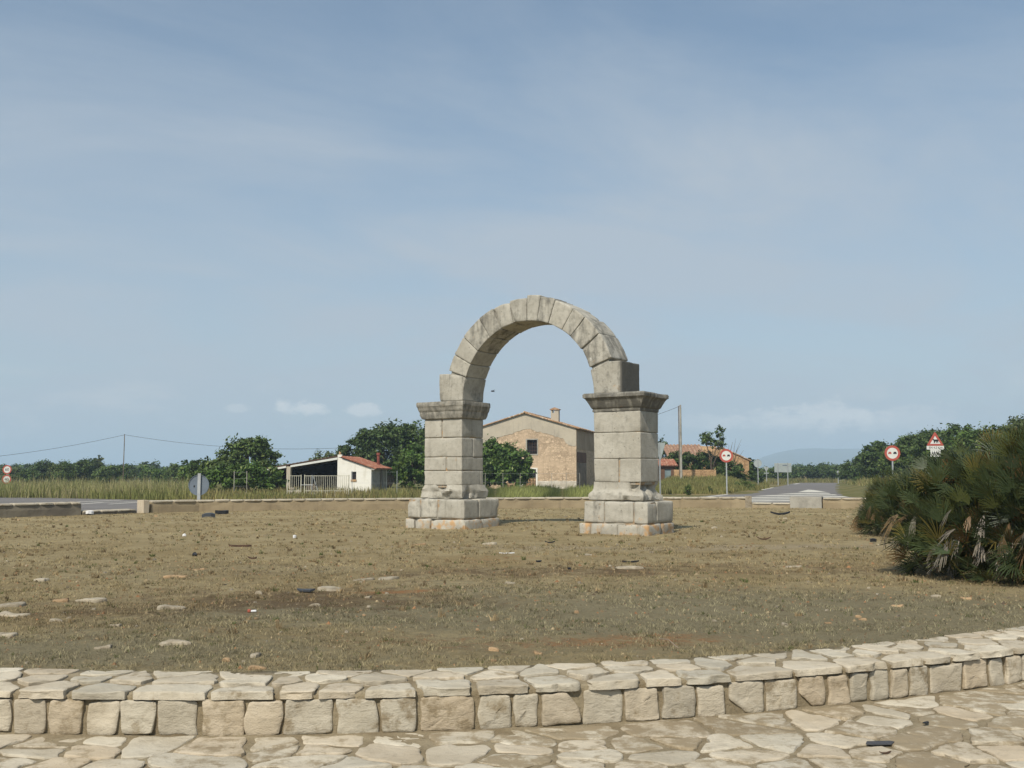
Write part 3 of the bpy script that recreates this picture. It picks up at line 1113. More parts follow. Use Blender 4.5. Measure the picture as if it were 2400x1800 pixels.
# ------------------------------------------------------------------ the Roman arch
ARCH_ROT = -math.atan2(0.543, 0.839)
arch = thing('stone_arch', 'freestanding ancient arch of grey limestone blocks on two square piers, standing on the dry turf', 'arch', (-1.27, 25.2, 0), ARCH_ROT)
R_IN, SPAN = 1.885, 3.77
CX, CZ = SPAN / 2, 3.20
DEP = 0.97
RA = random.Random(21)


def aoff(x, y, z):
    v = np.array([x, y, z])
    return lambda p: p + v


def course(mb, x0, x1, y0, y1, z0, z1, xs=(), ys=None, seed=0, r=0.022, amp=0.007, gap=0.010, dark=0.0, orange=0.0, white=0.0, chip=1.0, bri=(0.94, 1.08), res=0.12, ragged=0.0):
    xs = [x0] + list(xs) + [x1]
    for a, b in zip(xs[:-1], xs[1:]):
        yy = [y0] + list(ys or []) + [y1]
        for c, d in zip(yy[:-1], yy[1:]):
            j = lambda: RA.uniform(-ragged, ragged)
            ra, rb, rc, rd, rz = a + j(), b + j(), c + j(), d + j(), z1 - RA.uniform(0, gap * 0.6)
            if xs and b != x1 and len(xs) == 3 and chip < 1.0:
                rb -= 0.028
            w, dp, h = rb - ra - gap, rd - rc - gap, rz - z0 - gap * 0.7
            rblock(mb, (w, dp, h), aoff((ra + rb) / 2, (rc + rd) / 2, (z0 + rz) / 2), res, r, amp, RA.randint(0, 9999),
                   (RA.uniform(*bri), max(0, dark + RA.uniform(-0.12, 0.12)), max(0, orange + RA.uniform(-0.1, 0.1)), max(0, white + RA.uniform(-0.1, 0.1))), chip)


def ring_block(mb, x0, x1, y0, y1, prof, seed=0, amp=0.012, tint=(1, 0, 0, 0), res=0.10, chip=0.0):
    """moulded course: profile (overhang, z) swept round the rectangle, closed above and below"""
    corners = [(x0, y0), (x1, y0), (x1, y1), (x0, y1)]
    per = []
    for i in range(4):
        a, b = np.array(corners[i]), np.array(corners[(i + 1) % 4])
        n = max(2, int(np.hypot(*(b - a)) / res))
        for k in range(n):
            per.append((a + (b - a) * k / n, i, k == 0))
    cen = np.array([(x0 + x1) / 2, (y0 + y1) / 2])
    nd = [np.array(v, float) for v in ((0, -1), (1, 0), (0, 1), (-1, 0))]
    rows = []
    for (o, z) in prof:
        row = []
        for (p, i, corner) in per:
            # scale each point outwards so that the corner stays a mitre
            fx = ((x1 - x0) / 2 + o) / ((x1 - x0) / 2)
            fy = ((y1 - y0) / 2 + o) / ((y1 - y0) / 2)
            q = cen + (p - cen) * np.array([fx, fy])
            row.append((q[0], q[1], z))
        rows.append(row)
    n = len(per)
    V = np.array(rows).reshape(-1, 3)
    out = V[:, :2] - cen
    out = out / (np.abs(out).max(1)[:, None] + 1e-9)
    nz = fbm(V * 4.0 + seed, 81, 4) * amp + fbm(V * 11.0 + seed, 82, 3) * amp * 0.5
    if chip:
        nz = nz - chip * sstep(0.12, 0.5, fbm(V * 2.1 + seed * 1.3, 83, 3))
    V[:, :2] += out * nz[:, None]
    V[:, 2] += fbm(V * 3.0 + seed * 2, 84, 3) * amp * 0.5
    fs = [(r * n + k, r * n + (k + 1) % n, (r + 1) * n + (k + 1) % n, (r + 1) * n + k) for r in range(len(prof) - 1) for k in range(n)]
    fs += [tuple(range(n - 1, -1, -1)), tuple((len(prof) - 1) * n + k for k in range(n))]
    mb.add(V, fs, tint)


def core(mb, x0, x1, y0, y1, z0, z1, ins=0.035):
    mb.box(x0 + ins, x1 - ins, y0 + ins, y1 - ins, z0, z1, (0.85, -0.6, 0.9, 0))


def pier(x0, x1, side):
    y0, y1 = 0.0, DEP
    f = MB()
    e = 0.335
    if side == 'left':
        course(f, x0 - e, x1 + e, y0 - e, y1 + e, -0.12, 0.235, [x0 - 0.06, x0 + 0.48], [0.46], 1, 0.07, 0.03, 0.035, 0.0, 0.75, 0, 1.9, (0.95, 1.1), 0.11, 0.03)
    else:
        course(f, x0 - 0.26, x1 + 0.30, y0 - 0.26, y1 + 0.30, -0.12, 0.235, [x0 + 0.02, x0 + 0.70, x1 + 0.02], [0.5], 2, 0.07, 0.03, 0.03, 0.05, 0.75, 0.1, 1.8, (0.95, 1.1), 0.11, 0.03)
    core(f, x0 - e + (0.09 if side == 'right' else 0), x1 + e - 0.03, y0 - e + 0.07, y1 + e - 0.03, -0.1, 0.22, 0.07)
    f.build('foundation', M['arch'], arch, True, 45)
    p = MB()
    e = 0.30
    if side == 'left':
        course(p, x0 - e, x1 + e, y0 - e, y1 + e, 0.235, 0.712, [x0 + 0.12, x0 + 0.66], [0.34], 3, 0.045, 0.013, 0.012, 0.14, 0.0, 0.08, 2.0)
    else:
        course(p, x0 - 0.17, x1 + 0.25, y0 - 0.2, y1 + 0.25, 0.235, 0.728, [x0 + 0.36, x1 - 0.10], [0.30], 4, 0.05, 0.014, 0.012, 0.16, 0.12, 0.16, 2.0)
    core(p, x0 - (e if side == 'left' else 0.17), x1 + (e if side == 'left' else 0.25), y0 - (e if side == 'left' else 0.2), y1 + (e if side == 'left' else 0.25), 0.22, 0.69)
    p.build('plinth', M['arch'], arch, True, 45)
    b = MB()
    if side == 'left':
        ring_block(b, x0, x1, y0, y1, [(0.03, 0.714), (0.06, 0.74), (0.075, 0.80), (0.065, 0.86), (0.075, 0.90), (0.05, 0.95), (0.02, 1.01), (0.004, 1.06)], 5, 0.045, (0.98, 0.16, 0.02, 0.16), 0.045, 0.15)
    else:
        ring_block(b, x0, x1, y0, y1, [(0.05, 0.730), (0.085, 0.755), (0.095, 0.85), (0.075, 0.90), (0.035, 0.95), (0.008, 1.02), (0.004, 1.155)], 6, 0.040, (0.96, 0.20, 0.02, 0.18), 0.045, 0.14)
    b.build('base_moulding', M['arch'], arch, True, 40)
    s = MB()
    if side == 'left':
        for z0, z1, xs, ys in ((1.06, 1.427, [], [0.80]), (1.427, 1.773, [x0 + 0.72], []), (1.773, 2.27, [], [0.50]), (2.27, 2.75, [x0 + 0.58], [])):
            course(s, x0, x1, y0, y1, z0, z1, xs, ys, 7, 0.026, 0.007, 0.010, -0.16, 0.0, -0.05, 0.99, (0.98, 1.06))
        core(s, x0, x1, y0, y1, 1.0, 2.76)
    else:
        for z0, z1, xs, ys in ((1.155, 1.69, [x0 + 0.66], []), (1.69, 2.29, [], []), (2.29, 2.78, [], [])):
            course(s, x0, x1, y0, y1, z0, z1, xs, ys, 8, 0.02, 0.006, 0.009, -0.2, 0.04, -0.05, 0.9, (0.98, 1.06))
        core(s, x0, x1, y0, y1, 1.1, 2.86)
    s.build('shaft', M['arch'], arch, True, 45)
    c = MB()
    if side == 'left':
        ring_block(c, x0, x1, y0, y1, [(0.0, 2.745), (0.02, 2.752), (0.049, 2.765), (0.078, 2.83), (0.087, 2.9), (0.09, 2.935), (0.101, 2.945), (0.119, 3.0), (0.131, 3.055), (0.136, 3.062), (0.148, 3.075), (0.152, 3.15), (0.139, 3.188), (0.0, 3.195)],
                   9, 0.010, (0.90, 0.46, 0.0, 0.0), 0.07, 0.03)
    else:
        ring_block(c, x0, x1, y0, y1, [(0.0, 2.775), (0.008, 2.785), (0.008, 2.845), (0.03, 2.86), (0.046, 2.88), (0.073, 2.94), (0.112, 3.02), (0.145, 3.075), (0.155, 3.082), (0.182, 3.1), (0.188, 3.165), (0.165, 3.2), (0.0, 3.205)],
                   10, 0.014, (0.80, 0.62, 0.0, 0.05), 0.07, 0.05)
    c.build('capital', M['arch'], arch, True, 38)


pier(-1.2, 0.0, 'left')
pier(SPAN, SPAN + 1.2, 'right')


def springer(side):
    mb = MB()
    H0, H1 = (0.62, 0.71) if side == 'left' else (0.66, 0.74)
    dim = (0.74, DEP - 0.03, 0.70)

    def fm(p):
        a = (p[:, 0] / dim[0] + 0.5)                   # 0 inner, 1 outer
        zf = p[:, 2] / dim[2] + 0.5
        top = H0 + (H1 - H0) * np.clip(a, 0, 1)
        if side == 'left':
            top = H0 - 0.02 + 0.10 * np.minimum(a / 0.62, 1.0)
        else:
            top = 0.56 + 0.18 * np.minimum(a / 0.55, 1.0)
        z = zf * top
        xi = CX - np.sqrt(np.maximum(R_IN ** 2 - z ** 2, 0.01))     # intrados line
        x = xi + (-0.735 - xi) * a
        if side == 'right':
            x = SPAN - x
        return np.stack([x, p[:, 1] + DEP / 2, CZ + 0.005 + z], 1)
    rblock(mb, dim, fm, 0.08, 0.025, 0.009, 31 if side == 'left' else 32, (0.97, 0.30, 0.05, 0.0) if side == 'left' else (0.92, 0.36, 0.30, 0.0), 1.1)
    if side == 'left':
        mb.F = [tuple(reversed(f)) for f in mb.F]
    else:
        # the outer face of this block is crusted almost black
        out_ = sstep(SPAN + 0.66, SPAN + 0.74, mb.V[0][:, 0])
        mb.C[0][:, 1] += out_ * 1.0
        mb.C[0][:, 0] -= out_ * 0.25
        mb.C[0][:, 2] -= out_ * 0.4
    mb.build('springer', M['arch'], arch, True, 45)


def vouss(a0, a1, th, seed, tint, extra=0.0, y_in=0.0):
    mb = MB()
    am = math.radians((a0 + a1) / 2)
    rm = R_IN + th / 2
    dim = (math.radians(a1 - a0) * rm - 0.010, DEP - 0.05 - y_in, th)

    def fm(p):
        ang = am + p[:, 0] / rm
        rad = rm + p[:, 2]
        return np.stack([CX - rad * np.cos(ang), p[:, 1] + DEP / 2 + y_in / 2, CZ + rad * np.sin(ang)], 1)
    rblock(mb, dim, fm, 0.085, 0.028, 0.010, seed, tint, 1.3)
    return mb


springer('left')
springer('right')
ANG = [18.5, 29, 41, 56, 67, 79, 91, 100, 110, 123, 132, 145, 160.5]
TH = [0.575, 0.585, 0.60, 0.60, 0.575, 0.575, 0.635, 0.60, 0.585, 0.585, 0.60, 0.605]
for i in range(12):
    mid = (ANG[i] + ANG[i + 1]) / 2
    wht = 0.22 if mid > 95 else 0.0
    mb = vouss(ANG[i], ANG[i + 1], TH[i], 40 + i, (RA.uniform(0.9, 1.06), 0.24 + RA.uniform(-0.14, 0.22), 0.05 if mid < 90 else -0.05, wht))
    o = mb.build('voussoir', M['arch'], arch, True, 45)
    if i == 6:
        # thin slab lying on the crown
        sl = MB()
        rblock(sl, (0.72, 0.62, 0.06), lambda q: np.stack([q[:, 0] + CX + 0.36, q[:, 1] + 0.52, q[:, 2] + CZ + R_IN + 0.592 - 0.22 * (q[:, 0] + 0.1)], 1), 0.08, 0.02, 0.014, 77, (0.8, 0.5, 0, 0))
        sl.build('crown_slab', M['arch'], arch, True, 45)
# mortar ring behind the joints
mr = MB()
n = 60
th = [math.radians(12 + 156 * k / (n - 1)) for k in range(n)]
vs = []
for (rr, yy) in ((R_IN + 0.04, 0.07), (R_IN + 0.5, 0.07), (R_IN + 0.5, DEP - 0.07), (R_IN + 0.04, DEP - 0.07)):
    vs += [(CX - rr * math.cos(t), yy, CZ + rr * math.sin(t)) for t in th]
fs = [(r * n + k, ((r + 1) % 4) * n + k, ((r + 1) % 4) * n + k + 1, r * n + k + 1) for r in range(4) for k in range(n - 1)]
mr.add(vs, fs, (0.7, 0.1, 0.1, 0))
mr.build('joint_mortar', M['arch'], arch)

# ------------------------------------------------------------------ vegetation
NR = np.random.default_rng(5)


def rand_unit(n):
    v = NR.normal(size=(n, 3))
    return v / np.linalg.norm(v, axis=1)[:, None]


def crown_mesh(blobs, dens, leaf, cols, seed=0, clump=0.30, flat=0.0, spread=1.0, light_up=0.35):
    """leaf-sized faces gathered in clumps through the volume of the blobs (cx,cy,cz,rx,ry,rz)"""
    global NR
    NR = np.random.default_rng(seed + 100)
    Vs, Cs = [], []
    cols = np.array(cols, float)
    for (cx, cy, cz, rx, ry, rz) in blobs:
        ncl = max(6, int(dens * 1.7 * (rx * ry + ry * rz + rx * rz) / 3))
        d = rand_unit(ncl)
        rad = NR.uniform(0.45, 1.0, ncl) ** 0.6
        rad *= 1 + 0.24 * fbm(d * 2.2 + seed, 91, 2)
        rad = np.where(NR.random(ncl) < 0.10, 1.16, rad)
        cc = np.array([cx, cy, cz]) + d * rad[:, None] * np.array([rx, ry, rz])
        cc[:, 2] = np.maximum(cc[:, 2], 0.12)
        cr = clump * (rx * ry * rz) ** (1 / 3) * NR.uniform(0.55, 1.25, ncl)
        nl = np.maximum(8, (46 * spread * NR.uniform(0.6, 1.3, ncl))).astype(int)
        ci = np.repeat(np.arange(ncl), nl)
        N = len(ci)
        off = NR.normal(size=(N, 3)) * 0.55
        off[:, 2] *= 0.75
        c = cc[ci] + off * cr[ci][:, None]
        nrm = rand_unit(N) * 0.8 + d[ci] * 0.5 + np.array([0, 0, 0.5 + flat])
        nrm /= np.linalg.norm(nrm, axis=1)[:, None]
        a = np.cross(nrm, rand_unit(N))
        a /= np.linalg.norm(a, axis=1)[:, None] + 1e-9
        b = np.cross(nrm, a)
        l = leaf * NR.uniform(0.6, 1.3, N)[:, None]
        w = l * NR.uniform(0.38, 0.62, N)[:, None]
        q = np.stack([c - a * l * 0.5, c + b * w * 0.5 - nrm * l * 0.06, c + a * l * 0.5, c - b * w * 0.5 - nrm * l * 0.06], 1)
        Vs.append(q.reshape(-1, 3))
        mixv = np.clip(NR.normal(0.5, 0.28, ncl)[ci] + NR.normal(0, 0.15, N), 0, 1)[:, None]
        col = cols[0] * (1 - mixv) + cols[1] * mixv
        col = col * NR.uniform(0.72, 1.25, ncl)[ci][:, None] * NR.uniform(0.75, 1.25, N)[:, None]
        if len(cols) > 2:
            odd = NR.random(N) < 0.05
            col[odd] = cols[2]
        Cs.append(np.repeat(col, 4, axis=0))
    V = np.concatenate(Vs)
    C = np.concatenate(Cs)
    F = np.arange(len(V)).reshape(-1, 4)
    return V, F, C


GREEN_D = [(0.035, 0.069, 0.019), (0.081, 0.134, 0.029), (0.146, 0.195, 0.048)]
GREEN_M = [(0.052, 0.092, 0.022), (0.113, 0.173, 0.036), (0.18, 0.226, 0.06)]
GREEN_B = [(0.055, 0.113, 0.02), (0.121, 0.207, 0.036), (0.207, 0.261, 0.068)]
OLIVE = [(0.069, 0.094, 0.027), (0.125, 0.156, 0.05), (0.175, 0.188, 0.075)]


def limb_tubes(mb, base, tops, r0, seed):
    rr = random.Random(seed)
    base = Vector(base)
    for i, t in enumerate(tops):
        t = Vector(t)
        b = base + Vector((rr.uniform(-1, 1), rr.uniform(-1, 1), 0)) * r0 * 0.4
        mid1 = b.lerp(t, 0.35) + Vector((rr.uniform(-1, 1), rr.uniform(-1, 1), rr.uniform(0, 1))) * (t - b).length * 0.07
        mid2 = b.lerp(t, 0.7) + Vector((rr.uniform(-1, 1), rr.uniform(-1, 1), rr.uniform(0, 1))) * (t - b).length * 0.06
        k = 1.0 if i == 0 else 0.62
        mb.tube([b - Vector((0, 0, 0.3)), b + (mid1 - b) * 0.3, mid1, mid2, t], [r0 * k * 1.25, r0 * k, r0 * k * 0.75, r0 * k * 0.45, r0 * k * 0.15], 7)


def tree(label, loc, blobs, cat='tree', name='tree', dens=9.0, leaf=0.30, cols=GREEN_M, seed=0, trunk=0.16, group=None, clump=0.30, nlimb=5, spread=1.0):
    root = thing(name, label, cat, loc, 0, group)
    V, F, C = crown_mesh(blobs, dens, leaf, cols, seed, clump, spread=spread)
    o = big_mesh('crown', V, F, C, M['leaf'])
    o.parent = root
    rr = random.Random(seed)
    tb = MB()
    tops = []
    for b in blobs:
        tops.append((b[0], b[1], b[2] + b[5] * 0.4))
    while len(tops) < nlimb:
        b = rr.choice(blobs)
        tops.append((b[0] + rr.uniform(-0.6, 0.6) * b[3], b[1] + rr.uniform(-0.6, 0.6) * b[4], b[2] + rr.uniform(0.1, 0.7) * b[5]))
    limb_tubes(tb, (0, 0, 0), tops, trunk, seed)
    tb.build('trunk', M['bark'], root, True)
    return root


def gz(x, y):
    return float(terrain(np.array([x]), np.array([y]))[0])


def place(u, y):
    x = (u - 1200) / FPX * y * 1.0
    # forward distance is a little more than y because the camera looks up
    for _ in range(3):
        fwd = y * _c + (gz(x, y) - CAM_H) * _s
        x = (u - 1200) / FPX * fwd
    return (x, y, gz(x, y))


def px(y):
    return FPX / y


# --- trees named by where they stand
tree('broad dark green tree with a rounded top, left of the open shed', place(572, 92), [(0.3, 0, 3.0, 2.0, 1.9, 1.6), (0.9, -0.2, 4.15, 1.25, 1.2, 0.85), (1.7, 0.3, 2.7, 1.2, 1.3, 1.3), (-1.3, 0, 2.9, 1.3, 1.4, 1.1), (-2.5, 0, 1.9, 1.3, 1.2, 1.1), (-0.2, 0.2, 3.9, 1.0, 1.0, 0.8), (-3.6, 0, 1.2, 1.0, 1.0, 0.9)],
     dens=13, leaf=0.34, cols=GREEN_M, seed=1, trunk=0.22)
tree('bright green fig-like bush spreading in front of the open shed at its left end', place(585, 76), [(0, 0, 1.45, 1.5, 1.0, 1.05), (1.35, 0.2, 1.5, 1.1, 0.8, 0.75), (-1.3, 0, 1.3, 1.2, 0.9, 1.0), (-2.4, 0.1, 1.0, 1.0, 0.8, 0.9), (1.7, 0.2, 0.9, 0.9, 0.7, 0.6)],
     'bush', 'bush', 20, 0.26, GREEN_B, 2, 0.08)
tree('large spreading dark tree with a layered crown, behind the white hut', place(905, 112), [(0, 0, 4.4, 3.4, 2.6, 2.6), (3.2, 0.4, 4.6, 2.6, 2.4, 2.5), (-3.2, 0, 4.0, 2.2, 2.0, 1.6), (1.2, 0, 6.0, 2.4, 2.0, 1.0), (-1.6, 0, 5.6, 1.9, 1.8, 0.9), (5.0, 0.5, 5.2, 1.6, 1.5, 1.5), (-4.6, 0.2, 3.2, 1.3, 1.3, 1.0)],
     dens=11, leaf=0.42, cols=GREEN_D, seed=3, trunk=0.3, clump=0.24, nlimb=9)
tree('smaller olive green tree seen over the roof of the open shed', place(752, 125), [(0, 0, 2.6, 1.9, 1.8, 1.5), (-1.5, 0, 2.0, 1.3, 1.3, 1.2), (1.6, 0, 3.0, 1.5, 1.4, 1.1)], dens=11, leaf=0.34, cols=OLIVE, seed=4, trunk=0.15)
tree('mid green leafy tree standing just left of the left pier', place(962, 88), [(0, 0, 2.6, 1.2, 1.2, 1.3), (0.7, 0, 1.7, 1.3, 1.2, 1.3), (-0.8, 0, 1.7, 0.9, 0.9, 1.0), (1.3, 0, 3.2, 0.9, 0.9, 1.0)], dens=14, leaf=0.34, cols=GREEN_B, seed=5, trunk=0.12)
tree('dense glossy fig tree seen through the arch, in front of the farmhouse', place(1180, 96), [(-0.6, 0, 3.0, 1.6, 1.5, 1.5), (0.9, 0, 2.6, 1.7, 1.5, 1.4), (-1.6, 0, 2.4, 1.4, 1.3, 1.7), (1.7, 0, 1.9, 1.1, 1.1, 1.1), (0.3, -0.3, 1.4, 1.9, 1.3, 1.1), (-1.2, 0, 3.9, 0.9, 0.9, 0.8)],
     dens=19, leaf=0.36, cols=GREEN_B, seed=6, trunk=0.2)
tree('thin ragged tree with a few leafy tufts, rising beside the stone ruin', place(1668, 108), [(-0.6, 0, 4.3, 0.65, 0.6, 0.75), (0.9, 0, 4.9, 0.55, 0.5, 0.5), (1.0, 0, 3.7, 0.5, 0.5, 0.6), (0.2, 0, 3.6, 0.45, 0.4, 0.5)], dens=38, leaf=0.26, cols=GREEN_M, seed=7, trunk=0.10, clump=0.4, spread=0.5)
# bare branches behind the first round sign
x0, y0, z0 = place(1708, 110)
bt = thing('bare_tree', 'leafless tree with thin dark branches beside the ruin gable', 'tree', (x0, y0, z0))
mb = MB()
rr = random.Random(4)
limb_tubes(mb, (0, 0, 0), [(0.5, 0, 3.9), (1.4, 0, 3.6), (0.9, 0.1, 4.3), (0.1, 0, 3.6), (1.7, 0, 3.0), (1.5, 0, 4.2), (0.0, 0.2, 3.0), (1.0, 0, 2.9)], 0.07, 4)
mb.build('trunk', M['bark'], bt, True)
tree('small round green treetop showing over the ruin roof beside the right pier', place(1553, 150), [(0, 0, 4.9, 1.0, 1.0, 1.1), (0, 0, 2.6, 0.8, 0.8, 1.8)], dens=16, leaf=0.34, cols=GREEN_M, seed=8, trunk=0.1)
tree('dark clipped-looking hedge growing along the front of the stone ruin', place(1640, 110), [(-2.6, 0, 1.7, 1.3, 0.8, 1.1), (-1.0, 0, 1.6, 1.4, 0.8, 1.0), (0.8, 0, 1.6, 1.4, 0.8, 1.0), (2.3, 0.1, 1.35, 1.3, 0.8, 0.95), (-3.2, 0, 1.0, 0.8, 0.7, 0.9)], 'hedge', 'hedge', 34, 0.26, GREEN_D, 9, 0.08)
tree('dark bush at the foot of the ruin gable, behind the round sign', place(1722, 106), [(0, 0, 0.9, 1.3, 0.9, 0.9), (1.1, 0, 0.6, 1.0, 0.8, 0.6), (-0.9, 0, 1.2, 0.9, 0.8, 0.8)], 'bush', 'bush', 20, 0.26, GREEN_D, 10, 0.07)
tree('tall dark shrub standing at the right corner of the stone ruin', place(1762, 128), [(0, 0, 2.0, 0.9, 0.9, 1.3), (0.3, 0, 1.0, 1.0, 0.9, 1.0), (-0.2, 0, 2.9, 0.6, 0.6, 0.6)], 'bush', 'shrub', 18, 0.28, GREEN_D, 11, 0.08)

# hedgerow at far left: separate small trees
specs = [(-60, 150, 3.6, 2.2, GREEN_D), (30, 165, 2.5, 2.0, OLIVE), (62, 150, 2.2, 1.6, GREEN_M), (100, 158, 3.6, 2.0, GREEN_D), (135, 150, 3.0, 1.6, OLIVE), (158, 150, 3.4, 2.1, GREEN_M), (196, 152, 3.7, 2.3, GREEN_D),
         (228, 165, 4.4, 1.1, OLIVE), (252, 150, 2.9, 2.2, GREEN_M), (300, 165, 3.0, 1.5, GREEN_M), (338, 172, 2.9, 1.2, GREEN_B), (372, 160, 2.4, 2.2, GREEN_B), (415, 150, 3.0, 1.9, GREEN_M), (445, 112, 2.9, 1.7, GREEN_B), (478, 100, 3.0, 1.6, GREEN_M)]
LAB = ['dark tree crown cut by the left edge, behind the speed limit signs', 'pale olive bush just right of the speed limit signs', 'low mid green bush, second right of the speed limit signs', 'dark tree with a two-humped top in the left hedgerow',
       'small olive tree between two darker ones in the left hedgerow', 'full mid green tree near the middle of the left hedgerow', 'darkest and broadest tree of the left hedgerow', 'thin olive tree with a tuft rising above the left hedgerow',
       'mid green bush just left of the lone power pole', 'mid green bush just right of the lone power pole', 'narrow bright green tree, second right of the lone power pole', 'low wide bright bush between the power pole and the shed trees',
       'mid green tree behind the grey disc of the island sign', 'bright green tree rising right above the grey island sign', 'leafy green tree joining the big dark tree by the shed']
for i, ((u, y, h, w, cl), lb) in enumerate(zip(specs, LAB)):
    rr = random.Random(300 + i)
    bl = [(0, 0, h * 0.60, w * 0.75, w * 0.7, h * 0.38), (rr.uniform(-0.6, 0.6) * w, 0, h * 0.40, w * 0.7, w * 0.6, h * 0.36), (rr.uniform(-0.5, 0.5) * w, 0, h * 0.78, w * 0.42, w * 0.4, h * 0.22)]
    tree(lb, place(u, y), bl, dens=15, leaf=0.36, cols=cl, seed=20 + i, trunk=0.09, group='small trees of the left hedgerow', clump=0.34)

# trees along the right of the road
specs = [(1985, 165, 2.9, 2.0, GREEN_M), (2008, 150, 3.6, 2.2, GREEN_D), (2040, 138, 4.0, 2.2, GREEN_M), (2068, 122, 5.4, 2.3, GREEN_D), (2112, 112, 4.7, 2.5, GREEN_M), (2150, 105, 5.7, 2.6, GREEN_M), (2185, 100, 5.6, 2.3, GREEN_D), (2236, 96, 6.0, 2.4, GREEN_M), (2275, 92, 5.5, 2.0, GREEN_B),
         (2330, 88, 5.6, 2.4, GREEN_M), (2400, 84, 6.0, 2.8, OLIVE), (2470, 80, 5.6, 2.6, GREEN_M)]
LAB = ['farthest small tree of the row right of the road', 'dark round tree low in the row beyond the road bend', 'mid green tree right of the road, left of the tall dark one', 'tall dark tree standing left of the right no-overtaking sign', 'green tree right behind the right no-overtaking sign',
       'tall green tree between the no-overtaking sign and the cattle sign', 'dark tree directly behind the cattle warning sign', 'tallest green tree just right of the cattle warning sign', 'bright green tree right of the cattle sign, over the palm top',
       'green tree top peeping over the crest of the big fan palm', 'olive tree top above the fan palm at the right edge', 'green tree beyond the right edge of the fan palm']
for i, ((u, y, h, w, cl), lb) in enumerate(zip(specs, LAB)):
    rr = random.Random(500 + i)
    bl = [(0, 0, h * 0.58, w * 0.8, w * 0.7, h * 0.34), (rr.uniform(-0.7, 0.7) * w, 0, h * 0.42, w * 0.75, w * 0.6, h * 0.30), (rr.uniform(-0.5, 0.5) * w, 0, h * 0.76, w * 0.5, w * 0.45, h * 0.20), (rr.uniform(-0.9, 0.9) * w, 0, h * 0.62, w * 0.45, w * 0.45, h * 0.25)]
    tree(lb, place(u, y), bl, dens=14, leaf=0.34, cols=cl, seed=60 + i, trunk=0.12, group='trees right of the road', clump=0.32)

# orchard beyond the back of the road, left of it
specs = [(1800, 205, 2.7, 2.6, OLIVE), (1822, 190, 2.9, 2.2, GREEN_M), (1848, 200, 3.2, 2.6, GREEN_D), (1880, 215, 3.0, 2.6, GREEN_M), (1905, 205, 3.4, 2.4, GREEN_D), (1930, 210, 3.6, 2.4, GREEN_M), (1958, 200, 3.3, 2.4, GREEN_D), (1782, 185, 2.2, 1.6, GREEN_M)]
LAB = ['low olive tree behind the small give-way sign', 'orchard tree behind the left post of the big panel sign', 'dark orchard tree behind the right post of the big panel sign', 'orchard tree in front of the distant pink house', 'dark orchard tree at the far end of the road',
       'orchard tree with a peaked top at the far end of the road', 'dark orchard tree right where the road goes out of sight', 'small bush behind the post of the pale round sign']
for i, ((u, y, h, w, cl), lb) in enumerate(zip(specs, LAB)):
    rr = random.Random(700 + i)
    bl = [(0, 0, h * 0.62, w * 0.8, w * 0.7, h * 0.34), (rr.uniform(-0.7, 0.7) * w, 0, h * 0.5, w * 0.7, w * 0.6, h * 0.28)]
    tree(lb, place(u, y), bl, dens=13, leaf=0.42, cols=cl, seed=80 + i, trunk=0.12, group='orchard trees at the end of the road', clump=0.34)

# far woods closing the plain: one mass
blobs = []
rr = random.Random(9)
for k in range(110):
    q = -0.62 + 1.24 * k / 109 + rr.uniform(-0.005, 0.005)
    y = rr.uniform(270, 460)
    h = rr.uniform(2.4, 4.6)
    w = rr.uniform(4, 8)
    blobs.append((q * y, y, h * 0.45, w, w * 0.6, h * 0.55))
V, F, C = crown_mesh(blobs, 4.0, 1.0, GREEN_D, 200, 0.30)
tag(big_mesh('far_woodland', V, F, C, M['leaf']), kind='stuff')


